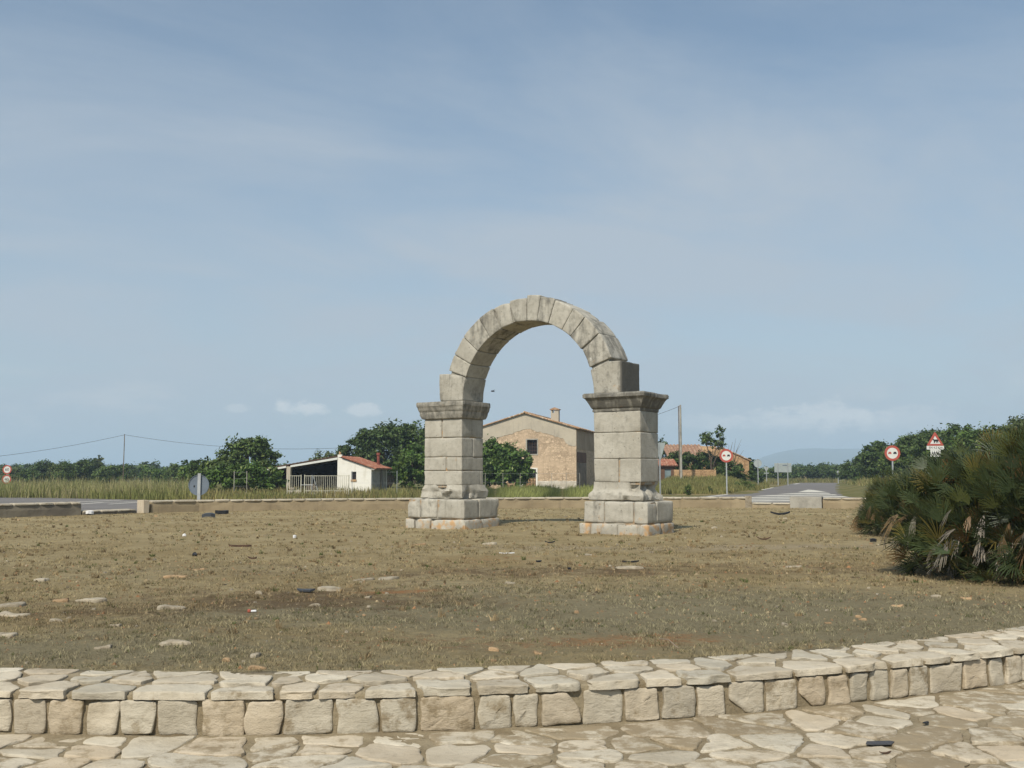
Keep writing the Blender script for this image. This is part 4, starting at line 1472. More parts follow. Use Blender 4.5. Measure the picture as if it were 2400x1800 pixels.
# ------------------------------------------------------------------ fan palms
def fan_palm(label, loc, rx, ry, rz, n_live, n_dead, seed, lf=0.42):
    global NR
    NR = np.random.default_rng(seed)
    root = thing('fan_palm', label, 'palm bush', loc)
    cen = np.array([0, 0, 0.12])

    def fronds(n, dead):
        Vs, Fs, Cs = [], [], []
        base = 0
        for i in range(n):
            ph = NR.uniform(0, 2 * math.pi)
            if dead:
                el = NR.uniform(0.02, 0.34)
                rad = NR.uniform(0.86, 1.0)
            else:
                el = math.asin(NR.uniform(0.0, 1.0) ** 0.85)
                rad = NR.uniform(0.62, 1.0) ** 0.5
            d = np.array([math.cos(ph) * math.cos(el), math.sin(ph) * math.cos(el), math.sin(el)])
            lump = 1 + 0.16 * float(fbm(np.array([d * 2.4 + seed]), 5, 2)[0])
            hub = cen + d * rad * lump * (1 + 0.07 * math.sin(2 * el)) * np.array([rx, ry, rz])
            hub[2] = max(hub[2], 0.06)
            out = d * np.array([1 / rx, 1 / ry, 1 / rz])
            out /= np.linalg.norm(out)
            up = np.array([0, 0, 1.0])
            if dead:
                ax = out * 0.55 - up * NR.uniform(0.5, 1.3) + NR.normal(size=3) * 0.25
            else:
                ax = out * 0.9 + up * NR.uniform(0.05, 0.9) * (1.0 if el > 0.25 else 0.35) + NR.normal(size=3) * 0.28
            ax /= np.linalg.norm(ax)
            sd = np.cross(ax, up * 0.6 + NR.normal(size=3) * 0.6)
            sd /= np.linalg.norm(sd) + 1e-9
            nr_ = np.cross(sd, ax)
            L0 = lf * NR.uniform(0.7, 1.25) * (0.85 if dead else 1.0)
            hub = hub - ax * L0 * 0.75
            nl = int(NR.integers(12, 18)) if not dead else int(NR.integers(6, 11))
            span = NR.uniform(1.4, 2.5) if not dead else NR.uniform(0.4, 0.9)
            r = NR.random()
            if dead:
                col = np.array([0.25, 0.215, 0.18]) * NR.uniform(0.5, 1.2)
                if r < 0.35:
                    col = np.array([0.17, 0.095, 0.05]) * NR.uniform(0.7, 1.2)
            elif r < 0.70:
                col = np.array([0.029, 0.045, 0.020]) * NR.uniform(0.7, 1.6)
            elif r < 0.91:
                col = np.array([0.062, 0.070, 0.020]) * NR.uniform(0.7, 1.4)
            elif r < 0.96:
                col = np.array([0.15, 0.115, 0.03]) * NR.uniform(0.8, 1.3)
            else:
                col = np.array([0.16, 0.075, 0.03]) * NR.uniform(0.7, 1.2)
            # stalk
            st = hub - (ax if not dead else out) * L0 * NR.uniform(0.7, 1.2) + (np.array([0, 0, -0.2]) if not dead else np.array([0, 0, 0.15])) * L0
            w = 0.007
            Vs += [st - sd * w, st + sd * w, hub + sd * w * 0.7, hub - sd * w * 0.7]
            Fs.append((base, base + 1, base + 2, base + 3))
            base += 4
            Cs += [col * 0.9] * 4
            for k in range(nl):
                t = (k + 0.5) / nl - 0.5
                a = t * span + NR.normal() * 0.03
                dr = ax * math.cos(a) + sd * math.sin(a)
                wv = -ax * math.sin(a) + sd * math.cos(a)
                L = L0 * (1 - 0.35 * abs(t * 2) ** 2) * NR.uniform(0.88, 1.08)
                cup = nr_ * (0.10 * L * (abs(t) * 2))
                sag = -up * L * (NR.uniform(0.05, 0.18) if not dead else NR.uniform(0.1, 0.35))
                p1 = hub + dr * L * 0.12
                p2 = hub + dr * L * 0.58 + cup * 0.6
                p3 = hub + dr * L + cup + sag
                hw = NR.uniform(0.0048, 0.0072) * (1.0 if not dead else 1.1)
                tip = 0.0025
                Vs += [p1 - wv * hw * 0.6, p1 + wv * hw * 0.6, p2 + wv * hw, p2 - wv * hw, p3 + wv * tip, p3 - wv * tip]
                Fs.append((base, base + 1, base + 2, base + 3))
                Fs.append((base + 3, base + 2, base + 4, base + 5))
                base += 6
                cc = col * NR.uniform(0.85, 1.15)
                tipc = cc * 1.35 + (np.array([0.03, 0.02, 0.0]) if NR.random() < 0.35 else 0)
                Cs += [cc] * 4 + [tipc] * 2
        return np.array(Vs), np.array(Fs), np.array(Cs)
    for nm, n, dd in (('fronds', n_live, False), ('dead_fronds', n_dead, True)):
        V, F, C = fronds(n, dd)
        o = big_mesh(nm, V, F, C, M['palm'])
        o.parent = root
    # crowded stems in the middle
    tb = MB()
    rr = random.Random(seed)
    for i in range(14):
        a, q = rr.uniform(0, 6.28), rr.uniform(0.0, 0.62)
        b = Vector((math.cos(a) * q * rx, math.sin(a) * q * ry, -0.1))
        t = Vector((b.x * 1.15, b.y * 1.15, rz * rr.uniform(0.45, 0.78)))
        tb.tube([b, b.lerp(t, 0.5) + Vector((rr.uniform(-.06, .06), 0, 0)), t], [0.15, 0.14, 0.09], 7)
    tb.build('stems', M['bark'], root, True)
    return root


fan_palm('huge dark spiky fan palm clump filling the right edge of the turf', (8.45, 13.1, 0), 3.46, 2.5, 2.04, 4000, 260, 11, 0.36)
fan_palm('smaller fan palm clump behind and left of the huge one', (9.35, 22.2, 0), 1.75, 1.5, 1.32, 900, 45, 12, 0.36)


# ------------------------------------------------------------------ grasses
def blades(name, xy, z, h, w, col, lean=0.35, seed=0, mat=None, seg=2):
    rng = np.random.default_rng(seed)
    N = len(xy)
    az = rng.uniform(0, 2 * np.pi, N)
    side = np.stack([np.cos(az), np.sin(az), np.zeros(N)], 1)
    lz = rng.uniform(0, 2 * np.pi, N)
    ln = np.stack([np.cos(lz), np.sin(lz), np.zeros(N)], 1) * (rng.uniform(0, lean, N) * h)[:, None]
    b = np.stack([xy[:, 0], xy[:, 1], z], 1)
    up = np.stack([np.zeros(N), np.zeros(N), h], 1)
    wv = side * (w / 2)[:, None]
    m = b + up * 0.55 + ln * 0.3
    t = b + up + ln
    V = np.stack([b - wv, b + wv, m + wv * 0.8, m - wv * 0.8, t + wv * 0.15, t - wv * 0.15], 1).reshape(-1, 3)
    i = np.arange(N)[:, None] * 6
    F = np.concatenate([i + np.array([0, 1, 2, 3]), i + np.array([3, 2, 4, 5])], 0)
    C = np.repeat(col, 6, axis=0)
    return tag(big_mesh(name, V, F, C, mat or M['blades']), kind='stuff')


def lawn_blades():
    rng = np.random.default_rng(77)
    XY, H, Wd, Cc = [], [], [], []
    for (ya, yb, dens, per, hh, ww) in ((6.6, 9.5, 560, 6, 0.024, 0.005), (9.5, 13, 260, 6, 0.026, 0.007), (13, 19, 90, 6, 0.030, 0.010), (19, 40, 22, 6, 0.035, 0.015)):
        A = (yb - ya) * (ya + yb) * 0.62
        n = int(A * dens)
        y = np.sqrt(rng.uniform(ya ** 2, yb ** 2, n))
        x = rng.uniform(-0.62, 0.62, n) * y
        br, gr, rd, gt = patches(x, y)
        d = fbm2(x, y, 2.6, 15) * 1.5 + 0.48 - rd * 0.55 - gt * 0.35
        keep = (rng.random(n) < d) & (y > near_y(x) + 0.60) & (y < far_y(x) - 0.02)
        x, y, br, gr = x[keep], y[keep], br[keep], gr[keep]
        n = len(x)
        x = np.repeat(x, per) + rng.normal(0, hh * 0.9, n * per)
        y = np.repeat(y, per) + rng.normal(0, hh * 0.9, n * per)
        br, gr = np.repeat(br, per), np.repeat(gr, per)
        N = n * per
        base = np.array([0.350, 0.278, 0.152])[None] * np.ones((N, 1))
        base = base * (1 - gr[:, None] * 0.75) + np.array([0.305, 0.282, 0.180]) * gr[:, None] * 0.75
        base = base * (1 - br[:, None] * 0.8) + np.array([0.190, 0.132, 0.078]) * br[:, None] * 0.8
        tuft = np.repeat(rng.uniform(0.45, 1.45, n), per)[:, None]
        base = base * tuft * rng.uniform(0.8, 1.2, (N, 1))
        gg = np.repeat(rng.random(n) < 0.06, per)
        base[gg] = np.array([0.095, 0.115, 0.035]) * rng.uniform(0.7, 1.2, (gg.sum(), 1))
        XY.append(np.stack([x, y], 1))
        H.append(hh * rng.uniform(0.45, 1.5, N))
        Wd.append(np.full(N, ww))
        Cc.append(base)
    XY = np.concatenate(XY)
    blades('dry_grass', XY, lawn_z(XY[:, 0], XY[:, 1]) - 0.004, np.concatenate(H), np.concatenate(Wd), np.concatenate(Cc), 1.5, 78)


lawn_blades()


def weeds_on_turf():
    """taller dry tufts and a few green rosettes, scattered"""
    rng = np.random.default_rng(91)
    n = 1500
    y = np.sqrt(rng.uniform(6.9 ** 2, 30 ** 2, n))
    x = rng.uniform(-0.6, 0.6, n) * y
    k = (fbm2(x, y, 0.8, 16) > 0.0) & (y > near_y(x) + 0.7) & (y < far_y(x) - 0.5)
    x, y = x[k], y[k]
    n, per = len(x), 16
    sz = rng.uniform(0.35, 1.0, n)
    gr = rng.random(n) < 0.05
    X = np.repeat(x, per) + rng.normal(0, 0.022, n * per) * np.repeat(sz, per)
    Y = np.repeat(y, per) + rng.normal(0, 0.022, n * per) * np.repeat(sz, per)
    H = np.repeat(sz, per) * rng.uniform(0.03, 0.085, n * per)
    c = np.array([0.30, 0.225, 0.125])[None] * np.repeat(rng.uniform(0.7, 1.5, n), per)[:, None] * rng.uniform(0.8, 1.2, (n * per, 1))
    g = np.repeat(gr, per)
    c[g] = np.array([0.12, 0.145, 0.05]) * rng.uniform(0.7, 1.3, (g.sum(), 1))
    blades('dry_tufts', np.stack([X, Y], 1), lawn_z(X, Y) - 0.004, H, 0.006 + 0.0006 * Y, c, 1.0, 92)


weeds_on_turf()


def region_grass(name, n, us, ys, hr, w, cols, seed, lean=0.3, cond=None, clumpy=0.0):
    rng = np.random.default_rng(seed)
    u = rng.uniform(us[0], us[1], n)
    y = rng.uniform(ys[0], ys[1], n)
    x = (u - 1200) / FPX * y
    if cond is not None:
        k = cond(x, y, u)
        x, y = x[k], y[k]
    if clumpy:
        k = fbm2(x, y, clumpy, seed) + 0.25 > rng.uniform(-0.2, 0.5, len(x))
        x, y = x[k], y[k]
    N = len(x)
    f = np.clip(0.5 + fbm2(x, y, 0.18, seed + 1) * 1.1 + rng.normal(0, 0.22, N), 0, 1)[:, None]
    c = np.array(cols[0]) * (1 - f) + np.array(cols[1]) * f
    c = c * rng.uniform(0.55, 1.45, (N, 1))
    h = rng.uniform(hr[0], hr[1], N) * rng.uniform(0.6, 1.25, N) * (1 + 0.5 * fbm2(x, y, 0.9, seed + 2)) * (1 + 0.45 * fbm2(x, y, 0.22, seed + 3))
    return blades(name, np.stack([x, y], 1), terrain(x, y) - 0.02, h, np.full(N, w), c, lean, seed)


STRAW, GRN, DGRN, YGRN = (0.46, 0.37, 0.205), (0.190, 0.205, 0.068), (0.115, 0.140, 0.045), (0.27, 0.265, 0.095)
off_road = lambda x, y, u: y > np.interp(u, [-400, -100, 120, 250, 400, 520, 640, 800], [66.5, 64.5, 63.3, 60, 57, 55, 55, 54])
region_grass('tall_grass', 17000, (-250, 455), (62, 84), (0.50, 1.15), 0.035, ((0.40, 0.34, 0.18), (0.25, 0.27, 0.10)), 301, 0.35, off_road)
region_grass('roadside_grass', 18000, (-250, 480), (58, 80), (0.25, 0.75), 0.045, ((0.26, 0.245, 0.09), GRN), 302, 0.35, off_road)
region_grass('yard_grass', 17000, (440, 1100), (57, 84), (0.15, 0.55), 0.05, ((0.30, 0.235, 0.105), GRN), 303, 0.4, None, 0.35)
region_grass('meadow_grass', 15000, (1080, 1400), (58, 98), (0.12, 0.55), 0.06, (GRN, (0.26, 0.28, 0.09)), 304, 0.4)
region_grass('bank_grass', 42000, (1535, 1800), (75, 135), (0.18, 0.50), 0.06, ((0.27, 0.235, 0.09), GRN), 305, 0.4,
             lambda x, y, u: y > np.interp(u, [1535, 1600, 1660, 1720, 1772, 1800], [60, 64, 70, 79, 93, 108]))
region_grass('verge_grass', 26000, (1955, 2420), (55, 190), (0.25, 0.70), 0.07, ((0.36, 0.30, 0.145), GRN), 306, 0.4,
             lambda x, y, u: y < 1e9 if False else (u > np.interp(y, [60, 75, 95, 130, 190], [2130, 2060, 2018, 1985, 1966])))
region_grass('far_grass', 9000, (1790, 1960), (150, 215), (0.3, 0.8), 0.12, ((0.25, 0.21, 0.095), GRN), 307, 0.4, lambda x, y, u: (y > 183) | (u < np.interp(y, [110, 150, 185], [1795, 1832, 1858])))

# darker weeds on the bank and round the gate
wl = [(1612, 72, 0.75, 'dark upright weed on the grass bank close to the right pier'), (1664, 76, 0.55, 'small dark weed between the right pier and the no-overtaking sign'), (1737, 88, 0.85, 'rounded green weed clump right of the no-overtaking sign'),
      (1757, 92, 0.75, 'green weed clump at the foot of the pale round sign'), (2010, 118, 0.9, 'grey-green weed clump on the verge under the roadside trees')]
for i, (u, y, h, lb) in enumerate(wl):
    ww = 0.25 if i < 2 else 0.8
    tree(lb, place(u, y), [(0, 0, h * 0.5, h * ww, h * 0.4, h * 0.5)], 'weed', 'weed', 260 if i < 2 else 110, 0.13, GREEN_M, 140 + i, 0.02, None, 0.4, 9, 0.4)


# ------------------------------------------------------------------ buildings
M['house_wall'] = mat_plaster('old_stone_render', (0.56, 0.425, 0.290), (0.485, 0.365, 0.245), (0.33, 0.245, 0.165), 0.55, True)
M['house_band'] = mat_plaster('grey_cement_band', (0.475, 0.420, 0.325), (0.415, 0.367, 0.288), (0.30, 0.265, 0.212), 0.4)
M['ruin_wall'] = mat_plaster('orange_rubble', (0.46, 0.30, 0.16), (0.36, 0.22, 0.115), (0.20, 0.125, 0.07), 0.7, True, False)
M['whitewash'] = mat_plaster('whitewash', (0.76, 0.735, 0.66), (0.70, 0.67, 0.58), (0.56, 0.52, 0.42), 0.5)
M['tiles_pale'] = mat_tiles('old_roof_tiles', (0.42, 0.265, 0.15), (0.36, 0.22, 0.13), (0.62, 0.52, 0.40))
M['tiles_brown'] = mat_tiles('brown_roof_tiles', (0.33, 0.20, 0.135), (0.28, 0.17, 0.115), (0.42, 0.30, 0.20))
M['tiles_red'] = mat_tiles('red_roof_tiles', (0.36, 0.150, 0.095), (0.30, 0.125, 0.08), (0.44, 0.26, 0.17))
M['brown'] = mat_simple('brown_panel', (0.155, 0.085, 0.05), 0.9, 0.25, 1.0)
M['doorwood'] = mat_simple('grey_door_boards', (0.24, 0.19, 0.14), 0.9, 0.3, 1.5)
M['blue_door'] = mat_simple('faded_blue_door', (0.20, 0.26, 0.27), 0.8, 0.15, 1.5)
M['shed_shade'] = mat_simple('shed_shade_wall', (0.022, 0.018, 0.017), 0.95, 0.25, 1.5)  # near-black wall colour paints in the shade inside the open shed
M['gatepaint'] = mat_simple('pale_gate_paint', (0.50, 0.48, 0.38), 0.7, 0.2, 2.0)
M['flaky'] = mat_plaster('flaking_whitewash', (0.62, 0.58, 0.50), (0.46, 0.41, 0.33), (0.33, 0.28, 0.21), 1.6)
M['house_side'] = mat_plaster('warm_side_render', (0.40, 0.31, 0.215), (0.34, 0.26, 0.175), (0.24, 0.18, 0.12), 0.5)
M['redpipe'] = mat_simple('red_flue', (0.24, 0.07, 0.05), 0.8, 0.2, 2.0)


def tile_roof(a, b, c, d, name, mat, parent, nrow=14, pitch=0.22, thick=0.06, h=0.05):
    """barrel-tiled slope: a-b the eave, d-c the ridge (same order), ribs running down the slope"""
    a, b, c, d = (Vector(v) for v in (a, b, c, d))
    W = (b - a).length
    n = max(4, int(W / pitch))
    per = 6
    cols = n * per + 1
    rows = nrow
    nrm = (b - a).cross(d - a).normalized()
    if nrm.z < 0:
        nrm = -nrm
    rr = random.Random(len(name) + int(W * 10))
    jit = [[rr.uniform(-0.012, 0.012) for _ in range(n + 1)] for _ in range(rows + 1)]
    vs, fs = [], []
    for r in range(rows + 1):
        for s in (0, 1):                   # each tile row starts a step above the one below
            if r == rows and s == 1:
                continue
            f = r / rows
            l, q = a.lerp(d, f), b.lerp(c, f)
            for k in range(cols):
                t = k / (cols - 1)
                ph = (k % per) / per
                rib = abs(math.sin(math.pi * ph)) if (k // per) % 1 == 0 else 0
                hh = h * rib + (0.022 if s == 1 else 0.0) + jit[r][min(n, k // per)]
                vs.append(l.lerp(q, t) + nrm * (hh + thick))
    tot = len(vs) // cols
    for r in range(tot - 1):
        for k in range(cols - 1):
            fs.append((r * cols + k, r * cols + k + 1, (r + 1) * cols + k + 1, (r + 1) * cols + k))
    mb = MB()
    mb.add(vs, fs)
    # underside and the cut edges
    o = mb.add([a, b, c, d], [(0, 3, 2, 1)])
    for (p, q) in ((a, b), (b, c), (c, d), (d, a)):
        mb.add([p, q, q + nrm * thick, p + nrm * thick], [(0, 1, 2, 3)])
    return mb.build(name, mat, parent, smooth=False)


# farmhouse seen through the arch
hx, hy, hz = place(1230, 106)
HR = -math.radians(14)
house = thing('farmhouse', 'old two-storey farmhouse with tiled gable roof and patched render, seen through the arch', 'house', (hx, hy, -0.16), HR)
HW, HD, EZ, AZ = 5.55, 13.0, 6.35, 8.0
wins = [(0.25, 1.35, 3.65, 5.15), (-0.2, 1.22, 0.0, 2.05)]       # x0,x1,z0,z1 on the gable
# gable wall with real openings
mb = MB()
xs = sorted({-HW, HW, 0.0} | {w[0] for w in wins} | {w[1] for w in wins})
zs = [0.0, 2.05, 3.65, 5.15, EZ]
for i in range(len(xs) - 1):
    for j in range(len(zs) - 1):
        cx_, cz_ = (xs[i] + xs[i + 1]) / 2, (zs[j] + zs[j + 1]) / 2
        if any(w[0] < cx_ < w[1] and w[2] < cz_ < w[3] for w in wins):
            continue
        mb.box(xs[i], xs[i + 1], 0, 0.45, zs[j], zs[j + 1])
mb.prism([(-HW, EZ), (HW, EZ), (0, AZ)], 0, 0.45)
mb.box(-HW, -HW + 0.45, 0.45, HD, 0, EZ)
mb.box(HW - 0.45, HW, 0.45, HD, 0, EZ)
mb.box(-HW, HW, HD, HD + 0.4, 0, EZ)
mb.prism([(-HW, EZ), (HW, EZ), (0, AZ)], HD, HD + 0.4)
mb.build('wall', M['house_wall'], house)
# grey cement band following the gable, ragged lower edge
mb = MB()
rr = random.Random(3)
up = [(-HW - 0.002, EZ - 0.02), (0, AZ - 0.02), (HW + 0.002, EZ - 0.02)]
low = []
for k in range(41):
    x = -HW + 2 * HW * k / 40
    base = EZ + (AZ - EZ) * (1 - abs(x) / HW)
    drop = 1.55 if x > 0 else 1.75
    if x > HW - 1.15:
        drop = 1.95
    if x < -HW + 2.2:
        drop = 2.6
    low.append((x, base - drop + rr.uniform(-0.09, 0.09)))
poly_low = low
v, f = [], []
for (x, z) in poly_low:
    zt = EZ + (AZ - EZ) * (1 - abs(x) / HW) - 0.02
    v += [(x, -0.028, z), (x, -0.028, zt), (x, 0.0, z)]
for k in range(len(poly_low) - 1):
    a = k * 3
    f += [(a, a + 3, a + 4, a + 1), (a + 2, a + 5, a + 3, a)]
mb.add(v, f)
mb.build('cement_band', M['house_band'], house)
# pale plinth band at the foot
mb = MB()
v, f = [], []
for k in range(25):
    x = 1.4 + (HW - 1.4) * k / 24
    v += [(x, -0.03, 0.0), (x, -0.03, 0.75 + rr.uniform(-0.12, 0.12)), (x, 0.0, 0.8)]
for k in range(24):
    a = k * 3
    f += [(a, a + 3, a + 4, a + 1), (a + 1, a + 4, a + 5, a + 2)]
mb.add(v, f)
mb.build('plinth', M['flaky'], house)
# side wall finishes
mb = MB(); mb.box(HW, HW + 0.03, 0.0, HD, 4.15, EZ - 0.02); mb.build('cement_band', M['house_side'], house)
mb = MB(); mb.box(HW, HW + 0.05, 0.25, 6.0, 2.75, 3.85); mb.build('brown_panel', M['brown'], house)
mb = MB()
for k in range(14):
    mb.box(HW, HW + 0.06, 0.3 + k * 0.4, 0.3 + k * 0.4 + 0.385, 0, 2.72, (RA.uniform(.8, 1.1), 0, 0, 0))
mb.build('barn_door', M['doorwood'], house)
# window and doorway
mb = MB()
x0, x1, z0, z1 = wins[0]
for b in ((x0 - 0.14, x0, z0 - 0.12, z1 + 0.12), (x1, x1 + 0.10, z0 - 0.12, z1 + 0.12), (x0, x1, z1, z1 + 0.12), (x0, x1, z0 - 0.12, z0)):
    mb.box(b[0], b[1], -0.045, 0.12, b[2], b[3])
wf = mb.build('window', M['concrete'], house)
mb = MB(); mb.box(x0, x1, 0.36, 0.40, z0, z1); mb.build('shade_sheet', M['dark'], wf)  # near-black sheet stands in for the unlit room behind the window
mb = MB()
for k in range(1, 4):
    x = x0 + (x1 - x0) * k / 4
    mb.box(x - 0.012, x + 0.012, 0.14, 0.165, z0, z1)
for k in range(1, 4):
    z = z0 + (z1 - z0) * k / 4
    mb.box(x0, x1, 0.166, 0.19, z - 0.012, z + 0.012)
mb.build('grille', M['rust'], wf)
x0, x1, z0, z1 = wins[1]
mb = MB()
mb.box(x1, x1 + 0.17, -0.045, 0.12, 0, z1 + 0.15); mb.box(x0 - 0.17, x0, -0.045, 0.12, 0, z1 + 0.15); mb.box(x0, x1, -0.045, 0.12, z1, z1 + 0.15)
dfm = mb.build('doorway', M['whitewash'], house)
mb = MB()
for k in range(9):
    x = x0 + 0.06 + k * (x1 - x0 - 0.1) / 8.3
    mb.box(x, x + 0.09, 0.1, 0.13, 0.05, 1.15)
mb.box(x0, x1, 0.131, 0.16, 0.25, 0.33); mb.box(x0, x1, 0.131, 0.16, 0.9, 0.98)
mb.build('slatted_gate', M['ruin_wall'], dfm)
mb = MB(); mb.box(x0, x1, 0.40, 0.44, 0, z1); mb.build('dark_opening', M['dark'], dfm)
# roof: two tiled slopes with overhang
oh = 0.38
sl = (AZ - EZ) / HW
ex, ez = HW + oh, EZ - oh * sl
tile_roof((ex, -0.25, ez), (ex, HD + 0.6, ez), (0, HD + 0.6, AZ), (0, -0.25, AZ), 'roof', M['tiles_pale'], house, 16)
tile_roof((-ex, -0.25, ez), (-ex, HD + 0.6, ez), (0, HD + 0.6, AZ), (0, -0.25, AZ), 'roof', M['tiles_pale'], house, 16)
mb = MB()
mb.tube([(0, -0.28, AZ + 0.10), (0, HD + 0.62, AZ + 0.10)], 0.12, 8)
mb.build('ridge_tiles', M['tiles_pale'], house, True)
# chimney with a little tiled cap on legs
cxh, cyh = 3.0, 1.6
czr = AZ - sl * cxh
mb = MB()
mb.box(cxh - 0.42, cxh + 0.42, cyh - 0.35, cyh + 0.35, czr - 0.3, czr + 0.95)
for sx in (-1, 1):
    for sy in (-1, 1):
        mb.box(cxh + sx * 0.42 - (0.16 if sx > 0 else 0), cxh + sx * 0.42 + (0 if sx > 0 else 0.16), cyh + sy * 0.35 - (0.14 if sy > 0 else 0), cyh + sy * 0.35 + (0 if sy > 0 else 0.14), czr + 0.95, czr + 1.28)
mb.box(cxh - 0.05, cxh + 0.42 - 0.16, cyh - 0.35, cyh - 0.25, czr + 0.95, czr + 1.28)
ch = mb.build('chimney', M['house_band'], house)
mb = MB()
mb.box(cxh - 0.52, cxh + 0.52, cyh - 0.45, cyh + 0.45, czr + 1.28, czr + 1.36)
mb.prism([(cxh - 0.52, czr + 1.36), (cxh + 0.52, czr + 1.36), (cxh, czr + 1.55)], cyh - 0.45, cyh + 0.45)
mb.build('chimney_cap', M['tiles_pale'], ch)

# white hut
sx0, sy0, sz0 = place(790, 83)
SR = -math.radians(8)
hut = thing('white_hut', 'small whitewashed hut with a red tiled lean-to roof, joined to the open shed', 'hut', (sx0, sy0, -0.16), SR)
W_, D_ = 2.92, 4.6
zl, zr_ = 2.92, 2.02
mb = MB()
wx0, wx1, wz0, wz1 = 1.20, 1.62, 0.98, 1.72


def lz(x):
    return zl + (zr_ - zl) * x / W_
mb.prism([(0, 0), (wx0, 0), (wx0, lz(wx0)), (0, zl)], 0, 0.3)
mb.prism([(wx0, 0), (wx1, 0), (wx1, wz0), (wx0, wz0)], 0, 0.3)
mb.prism([(wx0, wz1), (wx1, wz1), (wx1, lz(wx1)), (wx0, lz(wx0))], 0, 0.3)
mb.prism([(wx1, 0), (W_ - 0.02, 0), (W_ - 0.02, lz(W_)), (wx1, lz(wx1))], 0, 0.3)
mb.box(0, 0.3, 0.3, D_, 0, zl - 0.15)
mb.box(0, W_, D_, D_ + 0.3, 0, zr_)
mb.box(-0.003, 0.36, -0.006, 0.30, zl, 3.14)
mb.build('wall', M['whitewash'], hut)
mb = MB()
mb.box(W_ - 0.3, W_, 0.303, 2.6, 0, zr_ - 0.02); mb.box(W_ - 0.3, W_, 3.55, D_, 0, zr_ - 0.02); mb.box(W_ - 0.3, W_, 2.6, 3.55, 1.85, zr_ - 0.02)
mb.build('side_wall', M['concrete'], hut)
mb = MB(); mb.box(W_ - 0.2, W_ - 0.14, 2.6, 3.55, 0, 1.85); mb.build('door', M['wood'], hut)
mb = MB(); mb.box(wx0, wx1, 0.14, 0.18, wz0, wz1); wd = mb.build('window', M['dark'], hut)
mb = MB()
mb.box(wx0 - 0.03, wx1 + 0.03, -0.06, 0.14, wz0 - 0.07, wz0 + 0.10)
mb.build('sill', M['ruin_wall'], wd)
mb = MB(); mb.box(W_ + 0.0, W_ + 0.28, -0.12, D_ + 0.2, zr_ - 0.17, zr_ - 0.02); mb.build('eave_board', M['concrete'], hut)
tile_roof((W_ + 0.42, -0.18, zr_ - 0.10), (W_ + 0.42, D_ + 0.4, zr_ - 0.10), (0.36, D_ + 0.4, zl), (0.36, -0.18, zl), 'roof', M['tiles_red'], hut, 9, 0.24)
mb = MB(); mb.tube([(2.4, 3.9, 2.0), (2.4, 3.9, 3.18)], 0.13, 10); mb.tube([(2.4, 3.9, 3.15), (2.4, 3.9, 3.36)], 0.18, 10); mb.build('flue', M['redpipe'], hut, True, 40)
mb = MB(); mb.box(0.10, 0.24, 0.05, 0.2, 3.14, 3.32); mb.prism([(0.08, 3.32), (0.20, 3.32), (0.12, 3.42)], 0.06, 0.18); mb.build('finial', M['ruin_wall'], hut)

# open shed
shed = thing('open_shed', 'open-fronted farm shed with sloping sheet roof and block pillar, left of the white hut', 'shed', (sx0, sy0, -0.16), SR)
SL = 6.1


def rz_(x):
    return 2.98 + x * 0.165 * -1 if x > 0 else 2.98 + x * 0.165
mb = MB()
mb.prism([(-SL, 0), (-0.02, 0), (-0.02, rz_(0) - 0.06), (-SL, rz_(-SL) - 0.06)], 5.0, 5.25)
mb.box(-SL, -SL + 0.2, 0.4, 5.0, 0, rz_(-SL) - 0.05)
mb.build('back_wall', M['shed_shade'], shed)
mb = MB(); mb.box(-4.42, -4.08, 0.02, 0.40, 0, rz_(-4.25) - 0.12); mb.build('pillar', M['house_band'], shed)
mb = MB()
mb.prism([(-SL, rz_(-SL) - 0.20), (-4.44, rz_(-4.44) - 0.20), (-4.44, rz_(-4.44) - 0.04), (-SL, rz_(-SL) - 0.04)], -0.06, 0.2)
mb.prism([(-4.06, rz_(-4.06) - 0.22), (-0.01, rz_(0) - 0.26), (-0.01, rz_(0) - 0.08), (-4.06, rz_(-4.06) - 0.06)], -0.06, 0.2)
mb.build('front_beam', M['white'], shed)
mb = MB()
v, f = [], []
n = 60
for k in range(n + 1):
    x = -SL - 0.35 + (SL + 0.35) * k / n
    for y, dz in ((-0.02, 0.0), (5.5, 0.04), (-0.02, 0.10), (5.5, 0.14)):
        v.append((x, y, rz_(min(x, 0)) - 0.02 + dz + 0.012 * math.sin(k * 2.1)))
for k in range(n):
    a = k * 4
    f += [(a, a + 4, a + 5, a + 1), (a + 2, a + 3, a + 7, a + 6), (a, a + 2, a + 6, a + 4)]
mb.add(v, f)
mb.build('roof', M['rust'], shed)
for k in range(4):
    mb = MB(); y = 0.9 + k * 1.2
    mb.prism([(-SL, rz_(-SL) - 0.14), (-0.05, rz_(0) - 0.14), (-0.05, rz_(0) - 0.03), (-SL, rz_(-SL) - 0.03)], y, y + 0.1)
    mb.build('rafter', M['wood'], shed)


# barred gate in front of the shed
gx, gy, gzz = place(673, 66)
gate = thing('metal_gate', 'tall pale metal gate of upright bars, standing in the weeds before the open shed', 'gate', (gx, gy, -0.16), math.radians(-2))
k_ = 66 / FPX


def gate_leaf(u0, u1, name, stiles):
    mb = MB()
    x0, x1 = (u0 - 673) * k_, (u1 - 673) * k_
    for z in (1.40, 0.42):
        mb.box(x0, x1, -0.012, 0.012, z - 0.018, z + 0.018)
    n = int((x1 - x0) / 0.125)
    for i in range(1, n):
        x = x0 + (x1 - x0) * i / n
        mb.box(x - 0.011, x + 0.011, -0.008, 0.008, 0.05, 1.38)
    o = mb.build(name, M['gatepaint'], gate)
    for u in stiles:
        m2 = MB(); x = (u - 673) * k_
        m2.box(x - 0.028, x + 0.028, -0.03, 0.03, 0.0, 1.47)
        m2.build('post', M['gatepaint'], gate)
    return o


